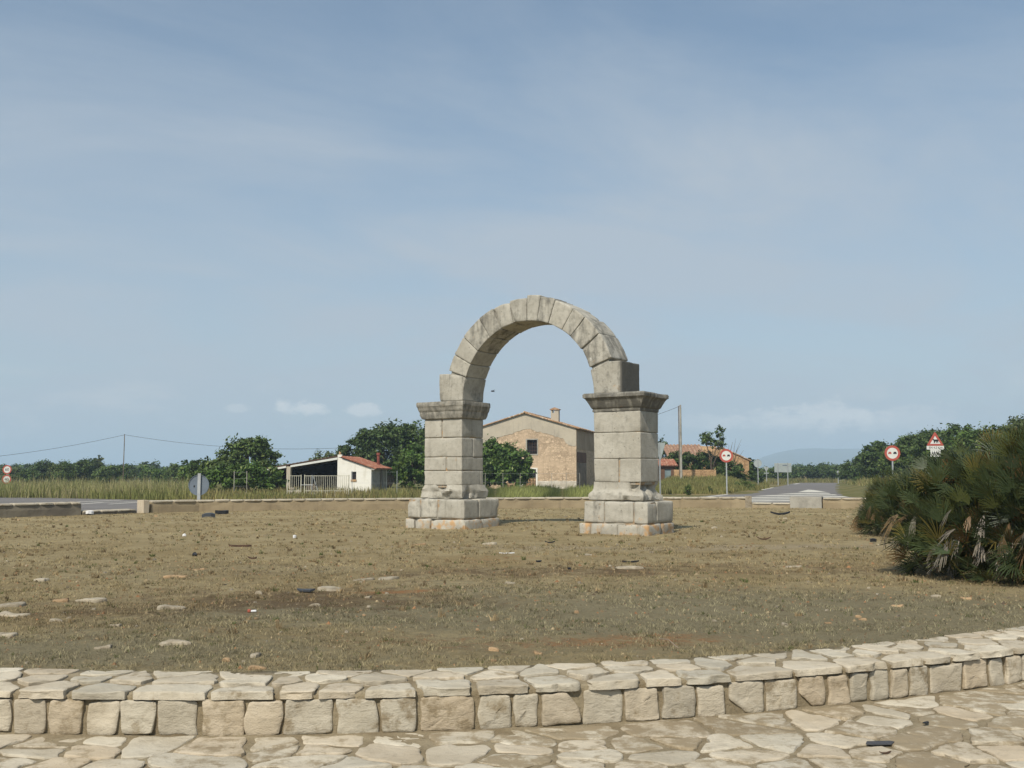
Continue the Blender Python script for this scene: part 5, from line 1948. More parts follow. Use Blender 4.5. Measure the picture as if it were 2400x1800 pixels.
gate_leaf(674, 704, 'gate_leaf', [673, 705])
gate_leaf(714, 816, 'gate_leaf', [713.5, 817])
mb = MB(); mb.box((731 - 673) * k_ - 0.02, (731 - 673) * k_ + 0.02, -0.055, -0.03, 0.1, 1.45)
mb.tube([((733 - 673) * k_, -0.05, 1.40), ((745 - 673) * k_, -0.05, 0.45)], 0.018, 6)
mb.tube([((705 - 673) * k_, -0.045, 0.80), ((733 - 673) * k_, -0.045, 0.80)], 0.016, 6)
mb.build('brace', M['steel'], gate)


# fences: thin posts and wires
def wire_fence(label, us, y, h, wires, mat='concrete', r=0.022, y2=None):
    y2 = y2 or y
    pts = []
    for i, u in enumerate(us):
        yy = y + (y2 - y) * i / max(1, len(us) - 1)
        pts.append(Vector(place(u, yy)))
    root = thing('wire_fence', label, 'fence', pts[0])
    for p in pts:
        mb = MB(); q = p - pts[0]
        mb.tube([q + Vector((0, 0, -0.1)), q + Vector((random.Random(p.x).uniform(-.02, .02), 0, h))], r, 7)
        mb.build('post', M[mat], root, True, 50)
    if wires:
        for z in wires:
            mb = MB()
            mb.tube([a - pts[0] + Vector((0, 0, z * h)) for a in pts], 0.004, 5, False)
            mb.build('wire', M['steel'], root)
    return root


wire_fence('wire fence on thin posts in the grass before the farmhouse gable', [1098, 1137, 1179, 1219, 1293, 1327, 1359], 88, 1.62, (0.5, 0.97))
wire_fence('wire fence with one pale post left of the barred gate', [548, 578], 69, 1.72, (0.4, 0.7, 0.95), 'concrete', 0.028)
wire_fence('wire fence on two thin posts right of the barred gate', [825, 930], 72, 1.75, (0.5, 0.95), 'steel', 0.022)

# stone ruin at the right
rx0, ry0, rz0 = place(1566, 122)
kk = 122 / FPX
ruin = thing('stone_ruin', 'long low stone farm ruin with a sagging tiled roof and an orange rubble gable', 'building', (rx0, ry0, rz0))
LW = (1680 - 1566) * kk
mb = MB()
mb.box(0, LW, 0, 0.5, 0, 2.62)
mb.box(0, 0.5, 0.5, 5, 0, 2.62)
mb.build('wall', M['ruin_wall'], ruin)
tile_roof((-0.1, -0.3, 2.62), (LW - 1.2, -0.3, 2.62), (LW - 1.2, 4.2, 4.12), (-0.1, 4.2, 4.12), 'roof', M['tiles_brown'], ruin, 8, 0.42, 0.08, 0.13)
mb = MB()
rblock(mb, (2.0, 3.5, 0.30), lambda p: np.stack([p[:, 0] + LW - 0.4, p[:, 1] + 1.7, p[:, 2] + 2.78 + (p[:, 1] + 1.7) * 0.33], 1), 0.2, 0.08, 0.10, 5, (1, 0, 0, 0))
mb.build('collapsed_roof', M['ruin_wall'], ruin, True, 50)
gx0, gx1 = (1655 - 1566) * kk, (1748 - 1566) * kk
gxa = (1684 - 1566) * kk
mb = MB()
mb.prism([(gx0, 0), (gx1, 0), (gx1, 2.25), (gxa, 3.72), (gx0, 3.1)], -1.6, -1.1)
mb.box(gx1 - 0.5, gx1, -1.1, 6, 0, 2.2)
mb.build('gable_wall', M['ruin_wall'], ruin)
tile_roof((gx1 + 0.25, -1.75, 2.12), (gx1 + 0.25, 6.2, 2.12), (gxa, 6.2, 3.74), (gxa, -1.75, 3.74), 'roof', M['tiles_pale'], ruin, 8, 0.26)

bx0, by0, bz0 = place(1546, 105)
kk = 105 / FPX
ob = thing('outbuilding', 'tiny brick outbuilding with a pale blue door and tiled roof beside the right pier', 'outbuilding', (bx0, by0, bz0 - 0.1))
mb = MB()
ow = (1583 - 1546) * kk
mb.box(0, 0.55, 0, 0.25, 0, 2.05); mb.box(1.22, ow, 0, 0.25, 0, 2.05); mb.box(0.55, 1.22, 0, 0.25, 1.72, 2.05)
mb.box(0, 0.25, 0.25, 2.2, 0, 2.05); mb.box(ow - 0.25, ow, 0.25, 2.2, 0, 2.05)
mb.build('wall', M['brown'], ob)
mb = MB(); mb.box(0.55, 1.22, 0.10, 0.15, 0, 1.72); mb.build('door', M['blue_door'], ob)
tile_roof((-0.3, -0.3, 2.05), (ow + 0.25, -0.3, 2.05), (ow + 0.25, 2.4, 2.75), (-0.3, 2.4, 2.75), 'roof', M['tiles_red'], ob, 5, 0.26)

lx, ly, lz0 = place(1580, 103)
mb = MB()
rblock(mb, (4.3, 0.5, 1.7), lambda p: p + np.array([2.15, 0, 0.10]), 0.25, 0.06, 0.05, 8, (1, 0, 0, 0))
o = mb.build('rubble_wall', M['ruin_wall'], None, True, 45, (lx, ly, lz0))
tag(o, 'low rubble wall below the dark hedge, behind the right power pole', 'wall')

dx_, dy_, dz_ = place(1885, 300)
far_house = thing('distant_house', 'tiny pale pink house far away among the orchard trees', 'house', (dx_, dy_, -0.1), 0.2)
mb = MB(); mb.box(-1.7, 1.7, 0, 4, 0, 2.2); mb.prism([(-1.7, 2.2), (1.7, 2.2), (-0.6, 2.9)], 0, 4); mb.build('wall', mat_simple('pink_wall', (0.50, 0.34, 0.26), 0.9, 0.15), far_house)
mb = MB(); mb.prism([(-1.9, 2.15), (-0.6, 2.98), (1.9, 2.15), (1.9, 2.26), (-0.6, 3.10), (-1.9, 2.26)], -0.2, 4.2); mb.build('roof', M['tiles_red'], far_house)


# ------------------------------------------------------------------ poles and wires
def pole_thing(label, loc, h, r, wires, mat='concrete'):
    root = thing('power_pole', label, 'power pole', loc)
    mb = MB(); mb.tube([(0, 0, -0.4), (0, 0, h)], [r, r * 0.75], 10); mb.build('pole', M[mat], root, True, 50)
    for pts in wires:
        mb = MB()
        q = [Vector(p) - Vector(loc) for p in pts]
        mb.tube(q, 0.022 if loc[1] > 120 else 0.016, 5, False)
        mb.build('wire', M['black'], root)
    return root


def sagged(a, b, sag, n=14):
    a, b = Vector(a), Vector(b)
    return [a.lerp(b, i / n) - Vector((0, 0, sag * 4 * (i / n) * (1 - i / n))) for i in range(n + 1)]


pl = Vector(place(288, 150))
top = at(289.5, 1019, 150)
ptop = Vector((pl.x + 0.02, 150, top.z))
pole_thing('thin lone power pole above the left hedgerow, wires running both ways', tuple(pl), top.z - pl.z + 0.1, 0.075,
           [sagged(ptop, at(-330, 1092, 120), 0.9), sagged(ptop, at(860, 1046, 150), 1.1)], 'wood')
pr_ = Vector(place(1597, 98))
t2 = at(1595.5, 949, 98)
pw = Vector((pr_.x, 98, t2.z - 0.1))
pp = pole_thing('tall pale power pole just right of the right pier', tuple(pr_), t2.z - pr_.z, 0.125, [sagged(pw, at(1395, 1003, 104), 0.35)])
mb = MB(); mb.box(-0.21, -0.135, -0.05, 0.05, 0.5, t2.z - pr_.z - 0.1); mb.build('cable_duct', M['wood'], pp)


# ------------------------------------------------------------------ road signs
def disc(mb, r, y0, y1, seg=40, z=0.0, r_in=0.0, M_=None):
    if r_in <= 0:
        mb.prism([(r * math.cos(2 * math.pi * k / seg), z + r * math.sin(2 * math.pi * k / seg)) for k in range(seg)], y0, y1, M_)
        return
    v, f = [], []
    for k in range(seg):
        c, s = math.cos(2 * math.pi * k / seg), math.sin(2 * math.pi * k / seg)
        v += [(r * c, y0, z + r * s), (r_in * c, y0, z + r_in * s), (r * c, y1, z + r * s), (r_in * c, y1, z + r_in * s)]
    for k in range(seg):
        a, b = k * 4, ((k + 1) % seg) * 4
        f += [(a, a + 1, b + 1, b), (a, b, b + 2, a + 2), (a + 1, a + 3, b + 3, b + 1)]
    mb.add(v, f)


CAR = [(-0.5, 0.02), (-0.5, 0.30), (-0.40, 0.36), (-0.30, 0.62), (0.30, 0.62), (0.40, 0.36), (0.5, 0.30), (0.5, 0.02), (0.34, 0.02), (0.34, -0.10), (0.20, -0.10), (0.20, 0.02), (-0.20, 0.02), (-0.20, -0.10), (-0.34, -0.10), (-0.34, 0.02)]


def no_overtaking(label, u, y, zc_px, dia_px):
    p = Vector(place(u, y))
    c = at(u, zc_px, y)
    r = dia_px / 2 * y / FPX
    root = thing('road_sign', label, 'road sign', tuple(p), -0.05, 'no-overtaking signs')
    zc = c.z - p.z
    mb = MB(); mb.box(-0.045, 0.045, 0.02, 0.08, -0.2, zc + r * 0.6); mb.build('post', M['steel'], root)
    mb = MB(); disc(mb, r, 0.0, 0.018, z=zc); face = mb.build('sign_plate', M['white'], root)
    mb = MB(); disc(mb, r * 1.0, -0.006, 0.002, z=zc, r_in=r * 0.71); mb.build('red_border', M['red'], face)
    for sx, mt, nm in ((-0.33, 'red', 'red_car_symbol'), (0.33, 'black', 'black_car_symbol')):
        mb = MB()
        mb.prism([(sx * r + x * r * 0.44, zc - 0.10 * r + z * r * 0.44) for x, z in CAR], -0.006, 0.002)
        mb.build(nm, M[mt], face)
    return root


no_overtaking('no-overtaking sign with red and black cars in front of the ruin, left of the road', 1704, 75, 1068, 31.5)
no_overtaking('no-overtaking sign with red and black cars, half behind the palms', 2095, 68, 1062, 36)


def text_obj(txt, size, mat, parent, loc, name='lettering', rz=0.0, face=1):
    cu = bpy.data.curves.new(name, 'FONT')
    cu.body = txt
    cu.size = size
    cu.align_x, cu.align_y = 'CENTER', 'CENTER'
    cu.extrude = 0.002
    cu.materials.append(mat)
    tmp = bpy.data.objects.new(name + '_curve', cu)
    COL.objects.link(tmp)
    bpy.context.view_layer.update()
    me = bpy.data.meshes.new_from_object(tmp.evaluated_get(bpy.context.evaluated_depsgraph_get()))
    bpy.data.objects.remove(tmp)
    bpy.data.curves.remove(cu)
    me.name = name
    o = bpy.data.objects.new(name, me)
    COL.objects.link(o)
    o.parent = parent
    o.location = loc
    o.rotation_euler = (math.pi / 2, 0, rz)
    return o


# cattle warning sign
p = Vector(place(2197, 62))
kk = 62 / FPX
root = thing('road_sign', 'red-edged triangular cattle warning sign with two white plates under it, over the palms', 'road sign', tuple(p))
zt, zb = at(2196, 1013, 62).z - p.z, at(2196, 1044.5, 62).z - p.z
hwd = 19.5 * kk
mb = MB(); mb.tube([(0.12, 0.07, -0.2), (0.03, 0.07, zb - 0.3), (0, 0.07, zt - 0.2)], 0.045, 8); mb.build('post', M['steel'], root, True, 50)


def tri(w, z0, z1):
    c = 0.07
    return [(-w + c * 0.3, z0), (w - c * 0.3, z0), (w, z0 + c * 0.4), (c * 0.4, z1), (-c * 0.4, z1), (-w, z0 + c * 0.4)]
mb = MB(); mb.prism(tri(hwd, zb, zt), 0, 0.02); tp = mb.build('sign_plate', M['red'], root)
mb = MB(); q = 0.11; mb.prism([(-hwd + q * 1.75, zb + q), (hwd - q * 1.75, zb + q), (0.0, zt - q * 2.1)], -0.006, 0.004); mb.build('white_field', M['white'], tp)
cow = [(-0.50, 0.14), (-0.46, 0.26), (-0.52, 0.34), (-0.42, 0.31), (-0.34, 0.36), (-0.30, 0.27), (-0.18, 0.22), (0.40, 0.24), (0.48, 0.20), (0.52, -0.02), (0.49, -0.03), (0.47, 0.12), (0.45, -0.05), (0.44, -0.38), (0.34, -0.38), (0.33, -0.16),
       (0.26, -0.10), (0.22, -0.38), (0.14, -0.38), (0.12, -0.10), (-0.10, -0.12), (-0.12, -0.38), (-0.20, -0.38), (-0.21, -0.14), (-0.24, -0.38), (-0.31, -0.38), (-0.30, -0.06), (-0.34, 0.06), (-0.42, 0.08)]
mb = MB(); sc = 0.36; mb.prism([(x * sc + 0.02, zb + 0.30 + z * sc) for x, z in cow][::-1], -0.014, -0.004); mb.build('cattle_symbol', M['black'], tp)
mb = MB(); z1 = zb - 0.015; z0 = at(2196, 1053.5, 62).z - p.z; mb.box(-20.5 * kk, 20 * kk, -0.004, 0.016, z0, z1); pl_ = mb.build('text_plate', M['white'], root)
text_obj('EN 4,2 Km', 0.185, M['black'], pl_, (0, -0.008, (z0 + z1) / 2))
mb = MB(); z1 = z0 - 0.004; z2 = at(2196, 1070, 62).z - p.z; mb.box(-12 * kk, 12 * kk, -0.004, 0.016, z2, z1); pl2 = mb.build('symbol_plate', M['white'], root)
mb = MB()
for k in range(4):
    bx = (-7.5 + k * 4.6) * kk
    zz = z2 + (z1 - z2) * (0.58 - 0.06 * abs(k - 1.5))
    mb.prism([(bx, zz), (bx - 0.02, zz + 0.16), (bx + 0.035, zz + 0.02), (bx + 0.10, z2 + 0.06), (bx + 0.07, z2 + 0.05)], -0.010, -0.003)
    mb.prism([(bx - 0.05, zz + 0.015), (bx + 0.03, zz + 0.06), (bx + 0.06, zz - 0.02), (bx - 0.01, zz - 0.05)], -0.012, -0.0032)
mb.build('slanted_symbols', M['black'], pl2)

# pair of speed limit discs at the left edge
p = Vector(place(14, 78))
root = thing('road_sign', 'post with two round red-edged speed limit signs at the left edge of the photo', 'road sign', tuple(p))
zz1, zz2 = at(13, 1100.5, 78).z - p.z, at(13, 1123.5, 78).z - p.z
mb = MB(); mb.box(-0.04, 0.04, 0.02, 0.08, -0.2, zz1 + 0.2); mb.build('post', M['steel'], root)
for zc, tx in ((zz1, '60'), (zz2, '40')):
    r = 10.6 * 78 / FPX
    mb = MB(); disc(mb, r, 0, 0.018, z=zc); face = mb.build('sign_plate', M['white'], root)
    mb = MB(); disc(mb, r, -0.006, 0.002, z=zc, r_in=r * 0.74); mb.build('red_border', M['red'], face)
    text_obj(tx, r * 0.88, M['black'], face, (0, -0.004, zc))


def back_sign(label, u, y, make, h_px, mat, rz=0.0, post=0.045, twoposts=None):
    p = Vector(place(u, y))
    root = thing('road_sign', label, 'road sign', tuple(p), rz)
    zc = at(u, h_px, y).z - p.z
    make(root, zc)
    return root


def round_back(r, ptop, mat, pw=0.04, ox=0.0):
    def mk(root, zc):
        mb = MB(); disc(mb, r, 0.0, 0.015, z=zc, M_=Matrix.Translation((ox, 0, 0))); pl = mb.build('sign_plate', M[mat], root)
        mb = MB(); disc(mb, r, -0.022, 0.0, z=zc, r_in=r * 0.955, M_=None); rim = mb.build('rim', M[mat], pl); rim.location.x = ox
        mb = MB(); mb.box(-pw, pw, -0.075, -0.024, -0.25, zc + ptop); mb.build('post', M['steel'], root)
        return pl
    return mk


def island_sign(root, zc):
    pl = round_back(0.375, 0.43, 'signback', 0.055, -0.025)(root, zc)
    mb = MB(); mb.box(-0.215, -0.165, -0.012, -0.001, zc - 0.07, zc - 0.01); mb.build('sticker', M['black'], pl)


s = thing('road_sign', 'grey round sign back on a post, standing on the turf by the left wall', 'road sign', (P(466, 1198).x, P(466, 1198).y, 0))
island_sign(s, at(464, 1137, P(466, 1198).y).z)
back_sign('pale round sign back on a thin post where bank meets road', 1777, 108, round_back(0.44, 0.48, 'signback_pale', 0.045), 1086, 'signback_pale')


def yield_back(hw, h, mat):
    def mk(root, zc):
        mb = MB()
        mb.prism([(-0.05, zc - h / 2), (0.05, zc - h / 2), (hw, zc + h / 2 - 0.06), (hw - 0.05, zc + h / 2), (-hw + 0.05, zc + h / 2), (-hw, zc + h / 2 - 0.06)], 0, 0.016)
        mb.build('sign_plate', M[mat], root)
        mb = MB(); mb.box(-0.045, 0.045, -0.07, -0.002, -0.25, zc + h / 2 + 0.03); mb.build('post', M['steel'], root)
    return mk


back_sign('pale triangular give-way sign back, almost edge-on, hugging the right pier', 1548.5, 72, yield_back(0.62, 1.25, 'signback_pale'), 1058, '', math.radians(-62))


def yield_small(root, zc):
    yield_back(0.36, 0.62, 'signback_pale')(root, zc)
    mb = MB(); mb.box(-0.34, 0.34, -0.001, 0.014, zc - 0.62, zc - 0.50); mb.build('lower_plate', M['signback_pale'], root)


back_sign('small far give-way sign back with thin plate below, left of the big panel', 1797, 140, yield_small, 1099.5, '')
p = Vector(place(1836, 136))
root = thing('road_sign', 'large pale slatted back of a direction panel on two posts beside the road', 'road sign', tuple(p))
kk = 136 / FPX
z1, z0 = at(1836, 1085.5, 136).z - p.z, at(1836, 1107, 136).z - p.z
mb = MB()
n = 8
for i in range(n):
    a = z0 + (z1 - z0) * i / n
    mb.box(-20 * kk, 20 * kk, 0.0, 0.03 if i % 2 else 0.022, a + 0.008, a + (z1 - z0) / n - 0.008)
mb.box(-20 * kk + 0.01, 20 * kk - 0.01, 0.031, 0.04, z0 + 0.01, z1 - 0.01)
pn = mb.build('panel', M['signback_pale'], root)
mb = MB(); mb.box(-1.0 * kk, 9.5 * kk, -0.02, -0.002, z1 - 0.36, z1 - 0.24); mb.build('label_strip', M['signback'], pn)
for u in (-12.5, 10.5):
    mb = MB(); mb.box(u * kk - 0.05, u * kk + 0.05, -0.12, -0.022, -0.3, z1 + 0.05); mb.build('post', M['steel'], root)
p = Vector(place(1965, 165))
mb = MB(); mb.tube([(0, 0, -0.2), (0, 0, 1.75)], 0.075, 8); mb.box(-0.18, 0.12, -0.1, 0.1, 1.7, 2.1)
o = mb.build('marker_post', M['steel'], None, False, None, p)
tag(o, 'short pale post with a dark top on the right side of the far road', 'post')


# ------------------------------------------------------------------ loose stones and litter on the turf
def rock_mesh(w, d, h, seed, tint, flatness=1.0):
    mb = MB()
    rblock(mb, (w, d, h), None, max(0.02, w / 9), min(w, d, h) * 0.42, w * 0.05, seed, tint, 1.6, 1.2 / max(w, 0.05) * 0.5)
    v = mb.V[0]
    sd = random.Random(seed)
    # cut corners so that the outline is irregular
    ang = np.arctan2(v[:, 1], v[:, 0])
    k = 1 + 0.22 * np.sin(ang * 2 + sd.uniform(0, 6)) + 0.14 * np.sin(ang * 3 + sd.uniform(0, 6)) + 0.08 * np.sin(ang * 5 + sd.uniform(0, 6))
    v[:, 0] *= k
    v[:, 1] *= k
    v[:, 2] *= 1 + 0.3 * np.sin(v[:, 0] / w * 3 + sd.uniform(0, 6))
    return mb


STONES = [  # u, v (foot), width px, height px, label
    (400, 1434, 48, 15, 'large pale flat stone on the dark brown turf at left'),
    (205, 1410, 55, 11, 'long pale low stone at left, pointing right'),
    (138, 1411, 34, 12, 'rounded tan stone beside the long low stone at left'),
    (92, 1363, 30, 8, 'pale wedge of stone in the left turf, above the long one'),
    (15, 1421, 50, 9, 'pale flat stone at the left edge, upper of two'),
    (18, 1446, 60, 12, 'dark-sided flat stone at the left edge, lower of two'),
    (8, 1496, 44, 12, 'pale slab stone at the left edge just above the wall'),
    (605, 1390, 20, 11, 'small squarish pale block in the middle of the left turf'),
    (128, 1460, 28, 9, 'pale wedge stone below the long low stone at left'),
    (402, 1518, 55, 13, 'pale flat stone close to the front wall, left of centre'),
    (268, 1478, 22, 8, 'thin grey stone flake left of the large flat stone'),
    (240, 1526, 30, 12, 'greyish round stone close to the front wall at left'),
    (596, 1540, 26, 8, 'pale small slab near the front wall, right of the flat one'),
    (598, 1563, 32, 9, 'tan stone touching the grass edge of the front wall'),
    (530, 1548, 20, 6, 'little tan stone just above the front wall at left'),
    (737, 1421, 22, 9, 'split pale stone right of the red and white wrapper'),
    (772, 1384, 66, 12, 'long pale stone with a dark broken side beside the grey plate'),
    (463, 1334, 30, 6, 'low tan stone with a dark edge in the upper left turf'),
    (410, 1352, 40, 6, 'flat pink-grey rock flush with the turf at upper left'),
    (850, 1361, 36, 6, 'flat pale rock just left of the bare red soil'),
    (905, 1360, 40, 5, 'flat pale rock just above the bare red soil'),
    (862, 1399, 18, 7, 'small white stone left of the bare red soil'),
    (1480, 1333, 50, 9, 'large flat pale stone below and right of the right pier'),
    (1196, 1372, 24, 8, 'rounded pale stone on the turf below the arch opening'),
    (1352, 1432, 13, 8, 'small orange-tan stone in the middle of the right turf'),
    (1674, 1238, 12, 7, 'white stone on the pebbly strip right of the arch'),
    (1156, 1520, 26, 9, 'tan stone on the turf near the front wall, centre'),
    (1262, 1528, 22, 11, 'upright tan stone near the front wall, centre right'),
    (1157, 1545, 14, 5, 'small pale chip between two tan stones near the front wall'),
    (1862, 1330, 30, 5, 'flat buried stone in the right turf'),
    (2012, 1446, 13, 7, 'upper of a close pair of orange stones in the right turf'),
    (2021, 1453, 15, 8, 'lower of a close pair of orange stones in the right turf'),
    (1942, 1460, 14, 6, 'small orange stone left of the close pair in the right turf'),
    (2108, 1424, 22, 11, 'tan stone at the foot of the huge palm, left one'),
    (2268, 1406, 26, 9, 'tan stone at the foot of the huge palm, right one'),
    (2194, 1403, 22, 7, 'flat pale stone at the foot of the huge palm, between two others'),
    (1840, 1462, 14, 6, 'pale chip alone in the lower right turf'),
    (2090, 1255, 14, 7, 'white stone under the small palm'),
    (982, 1277, 24, 7, 'rounded pink-tan stone below the left pier'),
    (1150, 1279, 30, 8, 'pale rounded stone on the pebbly strip under the arch'),
    (1385, 1304, 24, 5, 'flat pale chip below the right pier'),
]
for i, (u, v, w, h, lb) in enumerate(STONES):
    p = P(u, v)
    k = p.y / FPX
    rr = random.Random(i + 50)
    W_s = w * k
    H_s = max(0.03, h * k * 0.8)
    orange = any(s in lb for s in ('orange', 'tan', 'pink'))
    mb = rock_mesh(W_s, W_s * rr.uniform(0.55, 0.9), H_s * 1.5, i + 3, (rr.uniform(0.78, 1.05), 0, 0, 0))
    o = mb.build('stone', M["rock"], None, True, 40, (p.x, p.y + W_s * 0.3, float(lawn_z(p.x, p.y)[0]) - H_s * 0.10), rr.uniform(-0.4, 0.4))
    tag(o, lb, 'stone', 'loose stones on the turf')
M['rock_tan'] = mat_simple('tan_limestone', (0.44, 0.30, 0.17), 0.93, 0.28, 7.0, 0.15, bump=0.7, use_tint=True)
for o in COL.objects:
    if o.name.startswith('stone') and o.type == 'MESH' and 'label' in o and any(s in o['label'] for s in ('orange', 'tan', 'pink')):
        o.data.materials[0] = M['rock_tan']

# clods and bits of soil near the front wall
mb = MB()
rr = random.Random(31)
for k in range(5200):
    y = math.sqrt(rr.uniform(6.9 ** 2, 15.5 ** 2))
    x = rr.uniform(-0.58, 0.58) * y
    if y < near_y(x) + 0.66:
        continue
    s = rr.uniform(0.005, 0.016) * (1.8 if rr.random() < 0.06 else 1) * (0.6 + 0.05 * y)
    z = float(lawn_z(x, y)[0])
    c = rr.choice([(0.13, 0.095, 0.055), (0.20, 0.15, 0.085), (0.30, 0.235, 0.14), (0.10, 0.075, 0.05), (0.26, 0.14, 0.07)])
    f = rr.uniform(0.75, 1.25)
    a0 = rr.uniform(0, 6)
    ring = [(x + s * rr.uniform(0.7, 1.3) * math.cos(a0 + q * 1.2566), y + s * rr.uniform(0.6, 1.1) * math.sin(a0 + q * 1.2566), z - 0.004) for q in range(5)]
    mb.add(ring + [(x + rr.uniform(-.3, .3) * s, y + rr.uniform(-.3, .3) * s, z + s * rr.uniform(0.5, 1.0))], [(q, (q + 1) % 5, 5) for q in range(5)], (c[0] * f, c[1] * f, c[2] * f, 1))
m_, T_ = new_mat('soil_clod')
finish(T_, attr(T_)[0], 0.97, None)
tag(mb.build('soil_clods', m_), kind='stuff')

# pebbles: nobody could count them
mb = MB()
rr = random.Random(12)
for k in range(2300):
    y = math.sqrt(rr.uniform(6.9 ** 2, 34 ** 2)) if k % 3 else rr.uniform(6.9, 16)
    x = rr.uniform(-0.56, 0.56) * y
    if y < near_y(x) + 0.7 or y > far_y(x) - 0.3:
        continue
    gt = float(patches(x, y)[3][0])
    strip = math.exp(-((y - (18.6 + 0.02 * x * x)) / 0.8) ** 2) * (1 if x > -3.5 else 0.1)
    if rr.random() > 0.10 + gt * 0.35 + strip:
        continue
    s = rr.uniform(0.007, 0.021) * (1 + 0.035 * y) * (1.5 if rr.random() < 0.10 else 1)
    z = float(lawn_z(x, y)[0])
    n = 7
    a0 = rr.uniform(0, 6)
    ring, ring2 = [], []
    for q in range(n):
        t = a0 + 2 * math.pi * q / n
        r = s * rr.uniform(0.7, 1.25)
        ring.append((x + r * math.cos(t), y + r * math.sin(t) * 0.8, z - 0.01))
        ring2.append((x + r * 0.72 * math.cos(t), y + r * 0.72 * math.sin(t) * 0.8, z + s * rr.uniform(0.35, 0.75)))
    c = rr.uniform(0.50, 1.0)
    col = (c, 0, 0, 0)
    mb.add(ring + ring2 + [(x, y, z + s * 0.7)], [(q, (q + 1) % n, n + (q + 1) % n, n + q) for q in range(n)] + [(n + q, n + (q + 1) % n, 2 * n) for q in range(n)], col, 1 if rr.random() < 0.35 else 0)
tag(mb.build('pebbles', [M['rock'], M['rock_tan']], smooth=True, angle=40), kind='stuff')


def scrap(label, u, v, w_px, outline, curl, thick, mat, rz=0.0, name='plastic_scrap', cat='litter', z0=None, lift=0.0, pitch=0.0):
    """bent piece of sheet: outline in unit widths (x, y), curled up along x and y"""
    p = P(u, v, 0 if z0 is None else z0)
    w = w_px * p.y / FPX
    n = len(outline)
    cx_, cy_ = sum(a for a, b in outline) / n, sum(b for a, b in outline) / n
    rings = [[(cx_ + (a - cx_) * f, cy_ + (b - cy_) * f) for a, b in outline] for f in (1.0, 0.66, 0.33)]

    def zf(a, b):
        return w * (curl[0] * a * a + curl[1] * b * b + curl[2] * a * b) + lift
    mb = MB()
    for sgn in (0, 1):
        vs, fs = [], []
        for r in rings:
            vs += [(a * w, b * w, zf(a, b) + sgn * thick) for a, b in r]
        vs.append((cx_ * w, cy_ * w, zf(cx_, cy_) + sgn * thick))
        for k in range(2):
            for q in range(n):
                f = (k * n + q, k * n + (q + 1) % n, (k + 1) * n + (q + 1) % n, (k + 1) * n + q)
                fs.append(f if sgn else f[::-1])
        for q in range(n):
            f = (2 * n + q, 2 * n + (q + 1) % n, 3 * n)
            fs.append(f if sgn else f[::-1])
        mb.add(vs, fs)
    m = 3 * n + 1
    mb.F += [(q, (q + 1) % n, m + (q + 1) % n, m + q) for q in range(n)]
    mb.M += [0] * n
    o = mb.build(name, M[mat], None, False, None, (p.x, p.y, p.z if z0 is not None else float(lawn_z(p.x, p.y)[0])), rz)
    o.rotation_euler.x = pitch
    return tag(o, label, cat)


LENS = [(-0.5, 0.0), (-0.36, -0.09), (-0.12, -0.14), (0.14, -0.13), (0.36, -0.08), (0.5, 0.02), (0.38, 0.10), (0.14, 0.13), (-0.10, 0.09), (-0.34, 0.10)]
BLADE = [(-0.5, 0.0), (-0.30, -0.07), (0.0, -0.10), (0.3, -0.06), (0.5, -0.01), (0.42, 0.06), (0.1, 0.09), (-0.25, 0.07)]
CHUNK = [(-0.5, -0.2), (-0.2, -0.36), (0.22, -0.32), (0.5, -0.1), (0.42, 0.2), (0.1, 0.36), (-0.3, 0.28)]
PLATE = [(-0.5, -0.12), (-0.30, -0.22), (0.30, -0.19), (0.5, 0.06), (0.40, 0.17), (-0.35, 0.16)]
scrap('curved black plastic fragment with raised ends, on the turf right of the arch', 1829, 1207, 46, LENS, (0.42, 0.3, 0.0), 0.055, 'plastic')
scrap('black boxy piece of car trim on the turf near the left wall', 520, 1205, 30, PLATE, (0.1, 0.4, 0.3), 0.11, 'plastic', 0.1)
scrap('slate grey rounded lump of plastic left of the black boxy piece', 490, 1212, 30, CHUNK, (-0.5, -0.3, 0.0), 0.10, 'plastic_grey', 0.0, lift=0.06)
scrap('long thin brown-black strip lying on the left turf', 563, 1281, 52, BLADE, (0.05, 0.1, 0.0), 0.035, 'rust', 0.05)
scrap('small black upright shard on the left turf', 456, 1302, 11, CHUNK, (0.0, 0.9, 0.3), 0.05, 'plastic', 0.3, pitch=1.0, lift=0.03)
scrap('torn dark brown scrap on the turf below the thin strip', 592, 1308, 21, CHUNK, (0.5, 0.2, 0.6), 0.02, 'rust', -0.3)
scrap('smooth grey plastic plate with a curved dark edge on the turf', 718, 1386, 42, PLATE, (0.5, 0.4, 0.0), 0.02, 'plastic_grey', -0.2)
scrap('small dark scrap on the turf left of the huge palm', 2046, 1275, 17, CHUNK, (-0.3, -0.2, 0.2), 0.06, 'plastic', 0.2, lift=0.03)
scrap('dark shred of plastic on the turf in front of the right pier', 1289, 1272, 24, BLADE, (0.6, 0.4, 0.4), 0.02, 'plastic', 0.1)
scrap('thin dark strip above the large flat stone', 1478, 1318, 40, BLADE, (0.2, 0.3, 0.0), 0.02, 'plastic', 0.1)
scrap('dark shred in the dark brown turf, left of centre right', 1262, 1316, 15, CHUNK, (0.4, 0.2, 0.1), 0.02, 'plastic', 0.4)
scrap('small dark shred near the dark brown band, rightmost', 1333, 1335, 12, CHUNK, (0.4, 0.3, 0.1), 0.02, 'plastic', 0.9)
scrap('dark twig-like shred among the pebbles right of the arch', 1790, 1266, 34, BLADE, (0.7, 0.2, 0.5), 0.02, 'rust', -0.4)
scrap('white plastic cup piece on the left turf', 432, 1258, 8, CHUNK, (-0.9, -0.9, 0), 0.04, 'litter', 0.2, lift=0.03)
